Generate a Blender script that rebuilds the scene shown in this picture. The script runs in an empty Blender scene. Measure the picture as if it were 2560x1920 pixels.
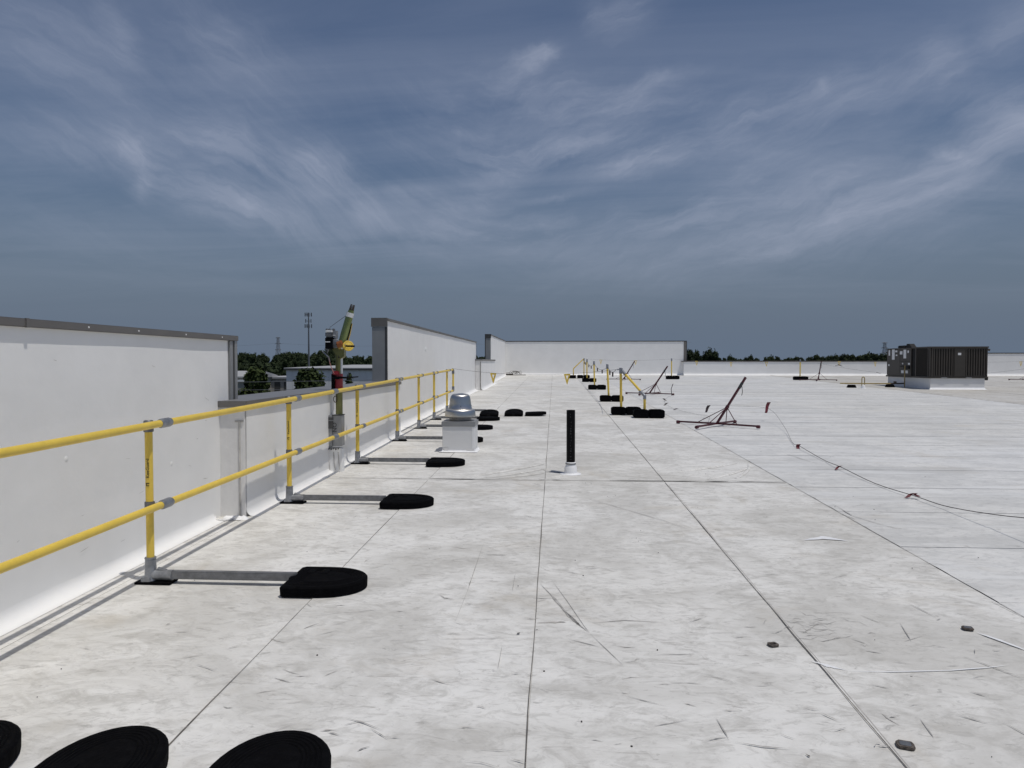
import bpy, bmesh, math, random
from mathutils import Vector, Matrix, noise

sc = bpy.context.scene
COL = sc.collection
R = math.radians

# ------------------------------------------------------------------ camera
EYE = 1.55
FPX = 1776.0
cam_d = bpy.data.cameras.new('camera'); cam = bpy.data.objects.new('camera', cam_d)
COL.objects.link(cam); sc.camera = cam
cam_d.sensor_width = 36.0; cam_d.lens = FPX/2560*36.0
cam_d.clip_start = 0.05; cam_d.clip_end = 20000
yaw = math.atan(105/FPX); pit = -math.atan(55/FPX)
cam.location = (0, 0, EYE)
cam.rotation_euler = (math.pi/2 + pit, 0, yaw)

# ------------------------------------------------------------------ sun and sky
SUN = Vector((0.28, -0.17, 1.0)).normalized()      # towards the sun
sd = bpy.data.lights.new('sun', 'SUN'); sun = bpy.data.objects.new('sun', sd); COL.objects.link(sun)
sd.energy = 2.32; sd.angle = R(0.53); sd.color = (1.0, 0.965, 0.905)
sun.rotation_euler = (-SUN).to_track_quat('-Z', 'Y').to_euler()
sun.location = (8, -4, 30)

sc.view_settings.view_transform = 'Standard'; sc.view_settings.look = 'None'
sc.view_settings.exposure = -0.03; sc.view_settings.gamma = 1.0
sc.view_settings.use_curve_mapping = False
sc.render.engine = 'CYCLES'

world = bpy.data.worlds.new('World'); sc.world = world; world.use_nodes = True
NT = world.node_tree; N = NT.nodes; L = NT.links
N.clear()

def nd(tree, typ, **kw):
    n = tree.nodes.new(typ)
    for k, v in kw.items():
        if k == 'ins':
            for kk, vv in v.items(): n.inputs[kk].default_value = vv
        else: setattr(n, k, v)
    return n

def mth(tree, op, a, b=None, c=None, clamp=False):
    n = tree.nodes.new('ShaderNodeMath'); n.operation = op; n.use_clamp = clamp
    for i, v in enumerate((a, b, c)):
        if v is None: continue
        if isinstance(v, (int, float)): n.inputs[i].default_value = v
        else: tree.links.new(v, n.inputs[i])
    return n.outputs[0]

tc = nd(NT, 'ShaderNodeTexCoord')
sep = nd(NT, 'ShaderNodeSeparateXYZ'); L.new(tc.outputs['Generated'], sep.inputs[0])
dx, dy, dz = sep.outputs
az = mth(NT, 'MULTIPLY', mth(NT, 'ARCTAN2', dx, dy), 57.29578)
el = mth(NT, 'MULTIPLY', mth(NT, 'ARCSINE', dz, clamp=False), 57.29578)
azel = nd(NT, 'ShaderNodeCombineXYZ'); L.new(az, azel.inputs[0]); L.new(el, azel.inputs[1])
# warp of the whole field so that streaks bend
wn = nd(NT, 'ShaderNodeTexNoise', ins={'Scale': 0.11, 'Detail': 5.0, 'Roughness': 0.6}); L.new(azel.outputs[0], wn.inputs['Vector'])
ws = nd(NT, 'ShaderNodeVectorMath', operation='SUBTRACT'); L.new(wn.outputs['Color'], ws.inputs[0]); ws.inputs[1].default_value = (.5, .5, .5)
wm = nd(NT, 'ShaderNodeVectorMath', operation='MULTIPLY'); L.new(ws.outputs[0], wm.inputs[0]); wm.inputs[1].default_value = (6.0, 4.0, 0)
wa = nd(NT, 'ShaderNodeVectorMath', operation='ADD'); L.new(azel.outputs[0], wa.inputs[0]); L.new(wm.outputs[0], wa.inputs[1])
# fibres: noise drawn out along the flow of the cirrus, which swings round from left to right
flow = nd(NT, 'ShaderNodeMapRange', ins={1: -24.0, 2: 4.0, 3: -0.42, 4: 0.27}); flow.interpolation_type = 'SMOOTHSTEP'; L.new(az, flow.inputs[0])
ws2 = nd(NT, 'ShaderNodeSeparateXYZ'); L.new(wa.outputs[0], ws2.inputs[0])
cf, sf = mth(NT, 'COSINE', flow.outputs[0]), mth(NT, 'SINE', flow.outputs[0])
fu = mth(NT, 'ADD', mth(NT, 'MULTIPLY', ws2.outputs[0], cf), mth(NT, 'MULTIPLY', ws2.outputs[1], sf))
fv = mth(NT, 'SUBTRACT', mth(NT, 'MULTIPLY', ws2.outputs[1], cf), mth(NT, 'MULTIPLY', ws2.outputs[0], sf))
def fibre(a, b_, sc_, det, dist):
    c_ = nd(NT, 'ShaderNodeCombineXYZ'); L.new(mth(NT, 'MULTIPLY', fu, a), c_.inputs[0]); L.new(mth(NT, 'MULTIPLY', fv, b_), c_.inputs[1])
    n_ = nd(NT, 'ShaderNodeTexNoise', ins={'Scale': sc_, 'Detail': det, 'Roughness': 0.62, 'Distortion': dist}); L.new(c_.outputs[0], n_.inputs['Vector']); return n_.outputs[0]
fb1 = fibre(0.09, 0.42, 1.0, 8.0, 0.7); fb2 = fibre(0.30, 1.5, 1.0, 6.0, 0.3)
KK = mth(NT, 'MULTIPLY', mth(NT, 'SUBTRACT', mth(NT, 'ADD', mth(NT, 'MULTIPLY', fb1, 0.68), mth(NT, 'MULTIPLY', fb2, 0.32)), 0.5), 3.0)
PH = nd(NT, 'ShaderNodeVectorMath', operation='ADD'); L.new(wa.outputs[0], PH.inputs[0]); PH.inputs[1].default_value = (0, 0, 1)
K16 = mth(NT, 'MULTIPLY', KK, 1.6)
WISPS = [(-32.07, 14.9, 0.043, 7.16, 1.63, 0.276), (-31.46, 15.05, -0.533, 1.42, 0.85, 0.414), (-30.25, 13.03, -1.863, 1.22, 0.77, 0.276), (-24.53, 15.59, -0.091, 5.24, 3.29, 0.294), (-18.67, 14.02, -1.027, 2.38, 1.94, 0.322), (-23.6, 11.14, -0.331, 5.75, 1.47, 0.368), (-23.91, 11.6, -0.3, 0.61, 0.54, 0.276), (-14.44, 11.32, 0.481, 2.93, 1.32, 0.322), (-8.78, 10.6, -0.031, 4.99, 2.32, 0.322), (-34.99, 20.09, -0.376, 4.24, 2.9, 0.276), (-32.2, 21.92, -0.887, 2.08, 1.01, 0.23), (-24.78, 21.97, -0.283, 4.49, 2.32, 0.258), (-1.79, 22.25, 0.541, 1.75, 0.7, 0.414), (-0.68, 22.85, -0.136, 1.18, 0.54, 0.322), (5.12, 25.66, 0.199, 2.32, 1.32, 0.276), (7.26, 20.92, 0.17, 4.57, 0.54, 0.386), (4.97, 19.46, 0.159, 4.14, 0.77, 0.386), (1.36, 16.69, 0.188, 5.41, 0.93, 0.506), (7.3, 15.74, 0.21, 4.29, 1.01, 0.506), (13.04, 17.33, 0.183, 2.19, 1.74, 0.23), (20.51, 18.56, -0.078, 9.41, 1.63, 0.331), (19.93, 19.66, 0.181, 0.43, 0.46, 0.276), (27.56, 19.65, 0.066, 1.47, 1.55, 0.23), (32.21, 15.41, -0.096, 2.88, 1.32, 0.69), (29.53, 12.76, 0.329, 4.93, 1.63, 0.552), (18.83, 9.59, 0.303, 8.2, 1.32, 0.414), (19.85, 12.65, -0.215, 8.21, 3.68, 0.331), (6.46, 10.43, 0.045, 10.35, 1.63, 0.294), (-0.51, 12.94, 0.193, 2.73, 0.31, 0.276), (4.99, 7.15, 0.064, 9.82, 2.32, 0.258), (-4.66, 13.94, 0.307, 2.11, 1.55, 0.322), (-2.6, 19.97, -0.021, 8.48, 2.32, 0.23), (28.02, 13.83, -0.313, 1.16, 0.39, 0.322), (-32.99, 8.33, -0.097, 6.33, 2.32, 0.11), (31.55, 20.56, -0.524, 1.57, 1.55, 0.23), (-7.5, 16.51, -0.041, 5.0, 1.94, 0.184), (16.57, 7.44, 0.101, 10.32, 1.74, 0.184), (-18.35, 13.63, 0.294, 3.28, 1.55, 0.23)]
acc = None
def dotp(v):
    n_ = nd(NT, 'ShaderNodeVectorMath', operation='DOT_PRODUCT'); L.new(PH.outputs[0], n_.inputs[0]); n_.inputs[1].default_value = v; return n_.outputs['Value']
for cx, cy, an, ln, wd, am in WISPS:      # soft streak of cirrus: centre, heading, half length, half width (degrees of sky), density
    ca, sa = math.cos(an), math.sin(an)
    u = dotp((ca/ln, sa/ln, -(cx*ca+cy*sa)/ln)); v = dotp((-sa/wd, ca/wd, (cx*sa-cy*ca)/wd))
    r2 = mth(NT, 'MULTIPLY_ADD', v, v, mth(NT, 'MULTIPLY', u, u))
    e = mth(NT, 'EXPONENT', mth(NT, 'MINIMUM', mth(NT, 'MULTIPLY_ADD', r2, -1.0, K16), 0.35))
    acc = mth(NT, 'MULTIPLY', e, am) if acc is None else mth(NT, 'MULTIPLY_ADD', e, am, acc)
# thin veil everywhere, on a high flat layer so that it runs to the horizon in the right way
zz = mth(NT, 'ADD', mth(NT, 'MAXIMUM', dz, 0.0), 0.10)
pl = nd(NT, 'ShaderNodeCombineXYZ'); L.new(mth(NT, 'DIVIDE', dx, zz), pl.inputs[0]); L.new(mth(NT, 'DIVIDE', dy, zz), pl.inputs[1])
pm = nd(NT, 'ShaderNodeMapping', ins={'Rotation': (0, 0, R(62)), 'Scale': (0.42, 1.25, 1)}); L.new(pl.outputs[0], pm.inputs[0])
vn = nd(NT, 'ShaderNodeTexNoise', ins={'Scale': 0.9, 'Detail': 9.0, 'Roughness': 0.6, 'Distortion': 0.9}); L.new(pm.outputs[0], vn.inputs['Vector'])
veil = mth(NT, 'MULTIPLY', mth(NT, 'SUBTRACT', vn.outputs[0], 0.42), 1.7, clamp=True)
tot = mth(NT, 'ADD', acc, mth(NT, 'MULTIPLY', veil, 0.55))
# fade clouds into the haze near the horizon
fade = mth(NT, 'SMOOTH_MIN', mth(NT, 'MULTIPLY', mth(NT, 'SUBTRACT', el, 3.0), 0.13), 1.0, 0.2, clamp=True)
tot = mth(NT, 'MULTIPLY', tot, fade)
tot = mth(NT, 'SUBTRACT', 1.0, mth(NT, 'EXPONENT', mth(NT, 'MULTIPLY', tot, -1.0)))     # optical depth -> cover

sky = nd(NT, 'ShaderNodeTexSky'); sky.sky_type = 'NISHITA'; sky.sun_disc = False
sky.sun_elevation = math.asin(SUN.z); sky.sun_rotation = math.atan2(SUN.x, SUN.y)
sky.altitude = 200; sky.air_density = 1.0; sky.dust_density = 1.2; sky.ozone_density = 2.0
hz = nd(NT, 'ShaderNodeHueSaturation', ins={'Saturation': 1.08, 'Value': 1.0, 'Hue': 0.5}); L.new(sky.outputs[0], hz.inputs['Color'])
bgs = nd(NT, 'ShaderNodeVectorMath', operation='MULTIPLY'); L.new(hz.outputs[0], bgs.inputs[0]); bgs.inputs[1].default_value = (0.97, 0.955, 1.0)
# summer haze thickening towards the horizon
eh = mth(NT, 'DIVIDE', mth(NT, 'MAXIMUM', el, 0.0), 11.5)
hk = mth(NT, 'EXPONENT', mth(NT, 'MULTIPLY', mth(NT, 'MULTIPLY', eh, eh), -1.0))
hm = nd(NT, 'ShaderNodeMix'); hm.data_type = 'RGBA'; L.new(mth(NT, 'MULTIPLY', hk, 1.0), hm.inputs[0]); L.new(bgs.outputs[0], hm.inputs[6]); hm.inputs[7].default_value = (2.28, 2.98, 4.12, 1)
mixc = nd(NT, 'ShaderNodeMix'); mixc.data_type = 'RGBA'
L.new(tot, mixc.inputs[0]); L.new(hm.outputs[2], mixc.inputs[6]); mixc.inputs[7].default_value = (6.4, 7.1, 9.0, 1)
bg = nd(NT, 'ShaderNodeBackground'); L.new(mixc.outputs[2], bg.inputs['Color']); bg.inputs['Strength'].default_value = 0.057
wo = nd(NT, 'ShaderNodeOutputWorld'); L.new(bg.outputs[0], wo.inputs['Surface'])

# ------------------------------------------------------------------ helpers
SL = 0.0155
def rz(y): return SL*y                                  # the roof climbs gently away from the camera

class MB:
    def __init__(s): s.v = []; s.f = []
    def add(s, vs, fs):
        o = len(s.v); s.v += [tuple(v) for v in vs]; s.f += [tuple(i+o for i in f) for f in fs]; return s
    def box(s, x0, x1, y0, y1, z0, z1, m=None):
        vs = [Vector(p) for p in ((x0,y0,z0),(x1,y0,z0),(x1,y1,z0),(x0,y1,z0),(x0,y0,z1),(x1,y0,z1),(x1,y1,z1),(x0,y1,z1))]
        if m: vs = [m @ v for v in vs]
        return s.add(vs, [(0,3,2,1),(4,5,6,7),(0,1,5,4),(1,2,6,5),(2,3,7,6),(3,0,4,7)])
    def tube(s, pts, r, n=10, cap=True, flat=1.0):
        pts = [Vector(p) for p in pts]; rr = r if isinstance(r, (list, tuple)) else [r]*len(pts)
        vs = []; up = None
        for i, p in enumerate(pts):
            t = (pts[min(i+1, len(pts)-1)] - pts[max(i-1, 0)]).normalized()
            if up is None:
                up = Vector((0,0,1)) if abs(t.z) < 0.9 else Vector((1,0,0))
            a = t.cross(up).normalized(); b = a.cross(t).normalized(); up = b
            for k in range(n):
                th = 2*math.pi*k/n
                vs.append(p + a*math.cos(th)*rr[i] + b*math.sin(th)*rr[i]*flat)
        fs = []
        for i in range(len(pts)-1):
            for k in range(n):
                fs.append((i*n+k, i*n+(k+1) % n, (i+1)*n+(k+1) % n, (i+1)*n+k))
        if cap:
            fs.append(tuple(range(n))[::-1]); fs.append(tuple((len(pts)-1)*n+k for k in range(n)))
        return s.add(vs, fs)
    def lathe(s, prof, c=(0,0,0), n=28):
        vs = []; fs = []
        for r, z in prof:
            for k in range(n):
                th = 2*math.pi*k/n; vs.append((c[0]+r*math.cos(th), c[1]+r*math.sin(th), c[2]+z))
        for i in range(len(prof)-1):
            for k in range(n): fs.append((i*n+k, i*n+(k+1) % n, (i+1)*n+(k+1) % n, (i+1)*n+k))
        if prof[0][0] > 1e-4: fs.append(tuple(range(n))[::-1])
        if prof[-1][0] > 1e-4: fs.append(tuple((len(prof)-1)*n+k for k in range(n)))
        return s.add(vs, fs)
    def prism(s, poly, z0, z1):
        n = len(poly); vs = [(x,y,z0) for x,y in poly]+[(x,y,z1) for x,y in poly]
        return s.add(vs, [tuple(range(n))[::-1], tuple(range(n,2*n))]+[(i,(i+1) % n,n+(i+1) % n,n+i) for i in range(n)])
    def ribbon(s, pts, w, z=0.0):
        """flat strip lying on the roof; w = one half width or one per point"""
        vs = []; n = len(pts)
        for i, (x, y) in enumerate(pts):
            a = Vector(pts[max(i-1,0)]); b = Vector(pts[min(i+1,n-1)]); t = (b-a); t = t.normalized() if t.length else Vector((1,0))
            ww = w[i] if isinstance(w, (list, tuple)) else w
            nx, ny = -t.y*ww, t.x*ww
            vs += [(x+nx, y+ny, rz(y+ny)+z), (x-nx, y-ny, rz(y-ny)+z)]
        return s.add(vs, [(2*i,2*i+1,2*i+3,2*i+2) for i in range(n-1)])
    def mesh(s, name, bevel=0, smooth=False, seg=2):
        me = bpy.data.meshes.new(name); me.from_pydata(s.v, [], s.f)
        bm = bmesh.new(); bm.from_mesh(me)
        bmesh.ops.recalc_face_normals(bm, faces=bm.faces)
        if bevel:
            es = [e for e in bm.edges if len(e.link_faces) == 2 and e.calc_face_angle(0) > R(35)]
            bmesh.ops.bevel(bm, geom=es, offset=bevel, segments=seg, affect='EDGES', clamp_overlap=True)
        bm.to_mesh(me); bm.free()
        if smooth:
            for p in me.polygons: p.use_smooth = True
            try: me.set_sharp_from_angle(angle=R(40))
            except Exception: pass
        return me
    def build(s, name, mat, parent=None, bevel=0, smooth=False, seg=2):
        me = s.mesh(name, bevel, smooth, seg); me.materials.append(mat)
        o = bpy.data.objects.new(name, me); COL.objects.link(o)
        if parent: o.parent = parent
        return o

def tag(o, label=None, cat=None, group=None, kind=None):
    if label: o['label'] = label
    if cat: o['category'] = cat
    if group: o['group'] = group
    if kind: o['kind'] = kind
    return o
def empty(name, loc, label, cat, group=None, rot=(0,0,0)):
    o = bpy.data.objects.new(name, None); COL.objects.link(o); o.location = loc; o.rotation_euler = rot
    o.empty_display_size = 0.1
    return tag(o, label, cat, group)
def copy_tree(o, parent=None):
    c = o.copy(); COL.objects.link(c)
    c.parent = parent
    for ch in list(o.children): copy_tree(ch, c)
    return c
def inst(name, me, parent, loc=(0,0,0), rot=(0,0,0)):
    o = bpy.data.objects.new(name, me); COL.objects.link(o); o.parent = parent; o.location = loc; o.rotation_euler = rot
    return o

# ------------------------------------------------------------------ materials
def pmat(name, col, rough=0.6, metal=0.0, var=0.08, scale=6.0, bump=0.0, bscale=40.0, spec=0.5, tint=None, detail=5, stretch=(1,1,1)):
    m = bpy.data.materials.new(name); m.use_nodes = True; t = m.node_tree; b = t.nodes['Principled BSDF']
    c = nd(t, 'ShaderNodeTexCoord'); mp = nd(t, 'ShaderNodeMapping', ins={'Scale': stretch}); t.links.new(c.outputs['Object'], mp.inputs[0])
    nz = nd(t, 'ShaderNodeTexNoise', ins={'Scale': scale, 'Detail': detail, 'Roughness': 0.6}); t.links.new(mp.outputs[0], nz.inputs['Vector'])
    rp = nd(t, 'ShaderNodeValToRGB'); t.links.new(nz.outputs[0], rp.inputs[0])
    lo = [max(0, x*(1-var*2)) for x in col]; hi = [min(1, x*(1+var)) for x in col]
    if tint: lo = tint
    rp.color_ramp.elements[0].position = 0.3; rp.color_ramp.elements[0].color = (*lo, 1)
    rp.color_ramp.elements[1].position = 0.7; rp.color_ramp.elements[1].color = (*hi, 1)
    t.links.new(rp.outputs[0], b.inputs['Base Color'])
    b.inputs['Roughness'].default_value = rough; b.inputs['Metallic'].default_value = metal
    b.inputs['Specular IOR Level'].default_value = spec
    if bump:
        n2 = nd(t, 'ShaderNodeTexNoise', ins={'Scale': bscale, 'Detail': 4.0}); t.links.new(mp.outputs[0], n2.inputs['Vector'])
        bp = nd(t, 'ShaderNodeBump', ins={'Strength': bump, 'Distance': 0.01}); t.links.new(n2.outputs[0], bp.inputs['Height']); t.links.new(bp.outputs[0], b.inputs['Normal'])
    return m

def membrane(name, clean, dirt, amount=1.0, scuff=1.0, rot=0.0, streak=False):
    m = bpy.data.materials.new(name); m.use_nodes = True; t = m.node_tree; b = t.nodes['Principled BSDF']; K = t.links
    c = nd(t, 'ShaderNodeTexCoord')
    def noisef(sc_, det, rough=0.6, dist=0.0, stretch=(1,1,1), r=0.0):
        mp = nd(t, 'ShaderNodeMapping', ins={'Scale': stretch, 'Rotation': (0,0,r)}); K.new(c.outputs['Object'], mp.inputs[0])
        n = nd(t, 'ShaderNodeTexNoise', ins={'Scale': sc_, 'Detail': det, 'Roughness': rough, 'Distortion': dist}); K.new(mp.outputs[0], n.inputs['Vector'])
        return n.outputs[0]
    def ramp(v, a, z):
        n = nd(t, 'ShaderNodeMapRange', ins={1: a, 2: z}); n.clamp = True; n.interpolation_type = 'SMOOTHSTEP'; K.new(v, n.inputs[0]); return n.outputs[0]
    def mix(f, a, bb):
        n = nd(t, 'ShaderNodeMix'); n.data_type = 'RGBA'
        K.new(f, n.inputs[0])
        for s_, v in ((6, a), (7, bb)):
            if isinstance(v, tuple): n.inputs[s_].default_value = (*v, 1)
            else: K.new(v, n.inputs[s_])
        return n.outputs[2]
    big = ramp(noisef(0.8, 7, 0.68, 0.9), 0.40, 0.64)
    med = ramp(noisef(3.2, 9, 0.72, 0.8, (1.0, 1.5, 1), rot), 0.46, 0.66)
    fine = ramp(noisef(11, 7, 0.72, 0.9, (0.8, 1.3, 1), rot), 0.47, 0.66)
    s1 = ramp(noisef(5.5, 8, 0.72, 1.6, (0.55, 2.2, 1), rot+0.15), 0.565, 0.68)
    s2 = ramp(noisef(8.0, 7, 0.7, 2.2, (0.7, 1.7, 1), rot-0.5), 0.585, 0.69)
    tan = ramp(noisef(1.3, 5, 0.6, 0.5, (1, 1, 1), 0.9), 0.55, 0.75)
    col = mix(mth(t, 'MULTIPLY', big, 0.50*amount), clean, dirt)
    col = mix(mth(t, 'MULTIPLY', med, 0.50*amount), col, dirt)
    col = mix(mth(t, 'MULTIPLY', fine, 0.42*amount), col, tuple(x*0.86 for x in dirt))
    col = mix(mth(t, 'MULTIPLY', tan, 0.30*amount), col, (dirt[0]*1.02, dirt[1]*0.93, dirt[2]*0.80))
    col = mix(mth(t, 'MULTIPLY', s1, 0.42*scuff), col, (0.36, 0.34, 0.315))
    col = mix(mth(t, 'MULTIPLY', s2, 0.40*scuff), col, (0.33, 0.32, 0.30))
    if streak:
        st = ramp(noisef(1.0, 6, 0.65, 0.5, (0.16, 2.6, 1), 0.02), 0.48, 0.66); st2 = ramp(noisef(1.3, 5, 0.6, 0.4, (0.25, 2.2, 1), -0.12), 0.52, 0.66)
        col = mix(mth(t, 'MULTIPLY', st, 0.5), col, tuple(x*0.93 for x in dirt)); col = mix(mth(t, 'MULTIPLY', st2, 0.55), col, (0.79, 0.795, 0.79))
    vo = nd(t, 'ShaderNodeTexVoronoi', ins={'Scale': 2.6, 'Randomness': 1.0}); K.new(c.outputs['Object'], vo.inputs['Vector'])
    sp = mth(t, 'LESS_THAN', vo.outputs['Distance'], 0.018)
    col = mix(mth(t, 'MULTIPLY', sp, 0.55*scuff), col, (0.12, 0.11, 0.10))
    hsv = nd(t, 'ShaderNodeMix'); hsv.data_type = 'RGBA'; hsv.blend_type = 'MULTIPLY'; hsv.inputs[0].default_value = 1.0
    gr_ = nd(t, 'ShaderNodeValToRGB'); K.new(noisef(0.16, 3, 0.5), gr_.inputs[0]); gr_.color_ramp.elements[0].position = 0.35; gr_.color_ramp.elements[1].position = 0.65
    gr_.color_ramp.elements[0].color = (1, 1, 1, 1); gr_.color_ramp.elements[1].color = (0.955, 0.945, 0.92, 1)
    K.new(col, hsv.inputs[6]); K.new(gr_.outputs[0], hsv.inputs[7]); K.new(hsv.outputs[2], b.inputs['Base Color'])
    b.inputs['Roughness'].default_value = 0.62; b.inputs['Specular IOR Level'].default_value = 0.28
    h1 = noisef(2.2, 6, 0.6, 1.0, (0.8, 2.2, 1), rot); h2 = noisef(60, 3)
    hh = mth(t, 'ADD', mth(t, 'MULTIPLY', h1, 1.0), mth(t, 'MULTIPLY', h2, 0.03))
    bp = nd(t, 'ShaderNodeBump', ins={'Strength': 0.28, 'Distance': 0.03}); K.new(hh, bp.inputs['Height']); K.new(bp.outputs[0], b.inputs['Normal'])
    return m

M = {}
M['roof'] = membrane('roof_membrane', (0.80, 0.79, 0.76), (0.50, 0.485, 0.45), 1.15, 1.35)
M['roof_x'] = membrane('roof_membrane_cross', (0.765, 0.76, 0.74), (0.56, 0.56, 0.55), 1.2, 1.1, streak=True)
M['roof_d'] = membrane('roof_membrane_dirty', (0.64, 0.625, 0.59), (0.46, 0.435, 0.39), 1.2, 0.9)
M['wall'] = pmat('wall_membrane', (0.86, 0.855, 0.84), 0.6, 0, 0.025, 1.6, 0.30, 9.0, spec=0.25, detail=8)
M['patch'] = pmat('patch_membrane', (0.76, 0.75, 0.735), 0.6, 0, 0.03, 9, 0.25, 14.0, spec=0.25)
M['white'] = pmat('clean_white_membrane', (0.86, 0.86, 0.86), 0.5, 0, 0.02, 8, 0.1, 30.0)
M['coping'] = pmat('coping_metal', (0.175, 0.165, 0.155), 0.5, 0.25, 0.05, 3)
M['coping_top'] = pmat('coping_metal_weathered', (0.20, 0.20, 0.205), 0.5, 0.1, 0.06, 3)
M['flash'] = pmat('end_flashing_metal', (0.30, 0.305, 0.31), 0.5, 0.3, 0.06, 2.5)
M['trim'] = pmat('dark_trim_metal', (0.075, 0.075, 0.075), 0.5, 0.3, 0.05, 3)
M['yellow'] = pmat('yellow_powder_coat', (0.80, 0.57, 0.085), 0.42, 0, 0.05, 9, 0.05, 60)
M['galv'] = pmat('galvanised_steel', (0.30, 0.31, 0.33), 0.45, 0.55, 0.16, 22, 0.08, 60)
M['galv_d'] = pmat('cast_fitting_steel', (0.20, 0.205, 0.215), 0.5, 0.5, 0.16, 22, 0.1, 60)
M['rubber'] = pmat('black_rubber', (0.004, 0.004, 0.005), 0.8, 0, 0.15, 18, 0.15, 90, spec=0.04)
M['rubber2'] = pmat('recycled_rubber', (0.0042, 0.0042, 0.005), 0.85, 0, 0.2, 22, 0.35, 70, spec=0.04)
M['black'] = pmat('black_plastic', (0.003, 0.003, 0.004), 0.45, 0, 0.1, 12)
M['black'].node_tree.nodes['Principled BSDF'].inputs['Specular IOR Level'].default_value = 0.12
M['ink'] = pmat('black_print', (0.015, 0.015, 0.018), 0.6, 0, 0.05, 12)
M['greyprint'] = pmat('faded_print', (0.035, 0.035, 0.037), 0.6, 0, 0.1, 30)
M['maroon'] = pmat('maroon_paint', (0.075, 0.012, 0.018), 0.45, 0.1, 0.12, 14)
M['redflag'] = pmat('red_vinyl', (0.13, 0.014, 0.022), 0.5, 0, 0.15, 20)
M['dkflag'] = pmat('dark_vinyl', (0.03, 0.015, 0.018), 0.5, 0, 0.15, 20)
M['rope'] = pmat('dark_rope', (0.055, 0.045, 0.045), 0.8, 0, 0.2, 40)
M['alu'] = pmat('spun_aluminium', (0.62, 0.605, 0.575), 0.36, 1.0, 0.05, 5, 0.03, 12)
t_ = M['alu'].node_tree; tg = t_.nodes.new('ShaderNodeTangent'); tg.direction_type = 'RADIAL'; tg.axis = 'Z'
t_.links.new(tg.outputs[0], t_.nodes['Principled BSDF'].inputs['Tangent']); t_.nodes['Principled BSDF'].inputs['Anisotropic'].default_value = 0.6
M['alu_d'] = pmat('vent_neck_metal', (0.20, 0.20, 0.205), 0.35, 0.8, 0.12, 8)
M['seam'] = pmat('seam_dirt', (0.20, 0.185, 0.165), 0.9, 0, 0.3, 9, stretch=(1, 0.6, 1))
M['seam_l'] = pmat('seam_dirt_light', (0.52, 0.505, 0.48), 0.9, 0, 0.2, 7)
M['seam_d'] = pmat('seam_gap_dirt', (0.045, 0.040, 0.036), 0.9, 0, 0.3, 9)
M['scuff'] = pmat('scuff_dirt', (0.46, 0.445, 0.42), 0.9, 0, 0.2, 14)
M['stain'] = pmat('smudge_dirt', (0.54, 0.515, 0.48), 0.9, 0, 0.1, 14)
M['pad'] = pmat('weathered_pad', (0.11, 0.092, 0.078), 0.8, 0, 0.4, 60, 0.3, 120)
M['olive'] = pmat('olive_anodised', (0.20, 0.20, 0.075), 0.38, 0.5, 0.1, 8)
M['boom'] = pmat('green_gold_anodised', (0.19, 0.235, 0.095), 0.3, 0.6, 0.12, 5)
M['gold'] = pmat('gold_plated_steel', (0.55, 0.40, 0.13), 0.25, 0.8, 0.1, 9)
M['orange'] = pmat('orange_brown_paint', (0.30, 0.10, 0.03), 0.4, 0.2, 0.1, 9)
M['red'] = pmat('red_enamel', (0.30, 0.025, 0.035), 0.35, 0, 0.08, 9)
M['pink'] = pmat('faded_red_strap', (0.34, 0.16, 0.15), 0.8, 0, 0.15, 22)
M['sticker'] = pmat('white_sticker', (0.75, 0.76, 0.76), 0.5, 0, 0.03, 14)
M['hvac'] = pmat('brown_unit_paint', (0.046, 0.040, 0.033), 0.55, 0.0, 0.1, 2)
M['hvac2'] = pmat('brown_unit_panel', (0.062, 0.054, 0.045), 0.55, 0.0, 0.08, 2)
M['hvac_in'] = pmat('coil_black', (0.008, 0.008, 0.008), 0.8, 0, 0.2, 30)
M['curb'] = pmat('curb_membrane', (0.74, 0.74, 0.735), 0.6, 0, 0.03, 2, 0.2, 9, spec=0.25)
M['gas'] = pmat('gas_pipe_paint', (0.36, 0.27, 0.10), 0.5, 0, 0.15, 14)
M['dkpipe'] = pmat('dark_pipe_paint', (0.06, 0.045, 0.035), 0.5, 0.2, 0.15, 14)
M['tower'] = pmat('tower_steel', (0.16, 0.17, 0.19), 0.6, 0.2, 0.1, 0.5)
M['pylon'] = pmat('hazed_pylon_steel', (0.20, 0.21, 0.235), 0.6, 0.1, 0.1, 0.1)  # kept pale: the fading by distant haze is put into the colour
M['bldg'] = pmat('warehouse_siding', (0.80, 0.80, 0.78), 0.6, 0, 0.03, 0.3)
M['bldroof'] = pmat('warehouse_roofing', (0.42, 0.42, 0.42), 0.6, 0, 0.05, 0.2)
M['brick'] = pmat('facade_masonry', (0.38, 0.36, 0.33), 0.8, 0, 0.1, 1)
M['grass'] = pmat('grass_ground', (0.035, 0.05, 0.022), 0.95, 0, 0.3, 0.03, detail=8)
M['road'] = pmat('asphalt', (0.05, 0.05, 0.052), 0.9, 0, 0.1, 0.2)
M['bark'] = pmat('bark', (0.05, 0.04, 0.03), 0.9, 0, 0.2, 3)
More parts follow.
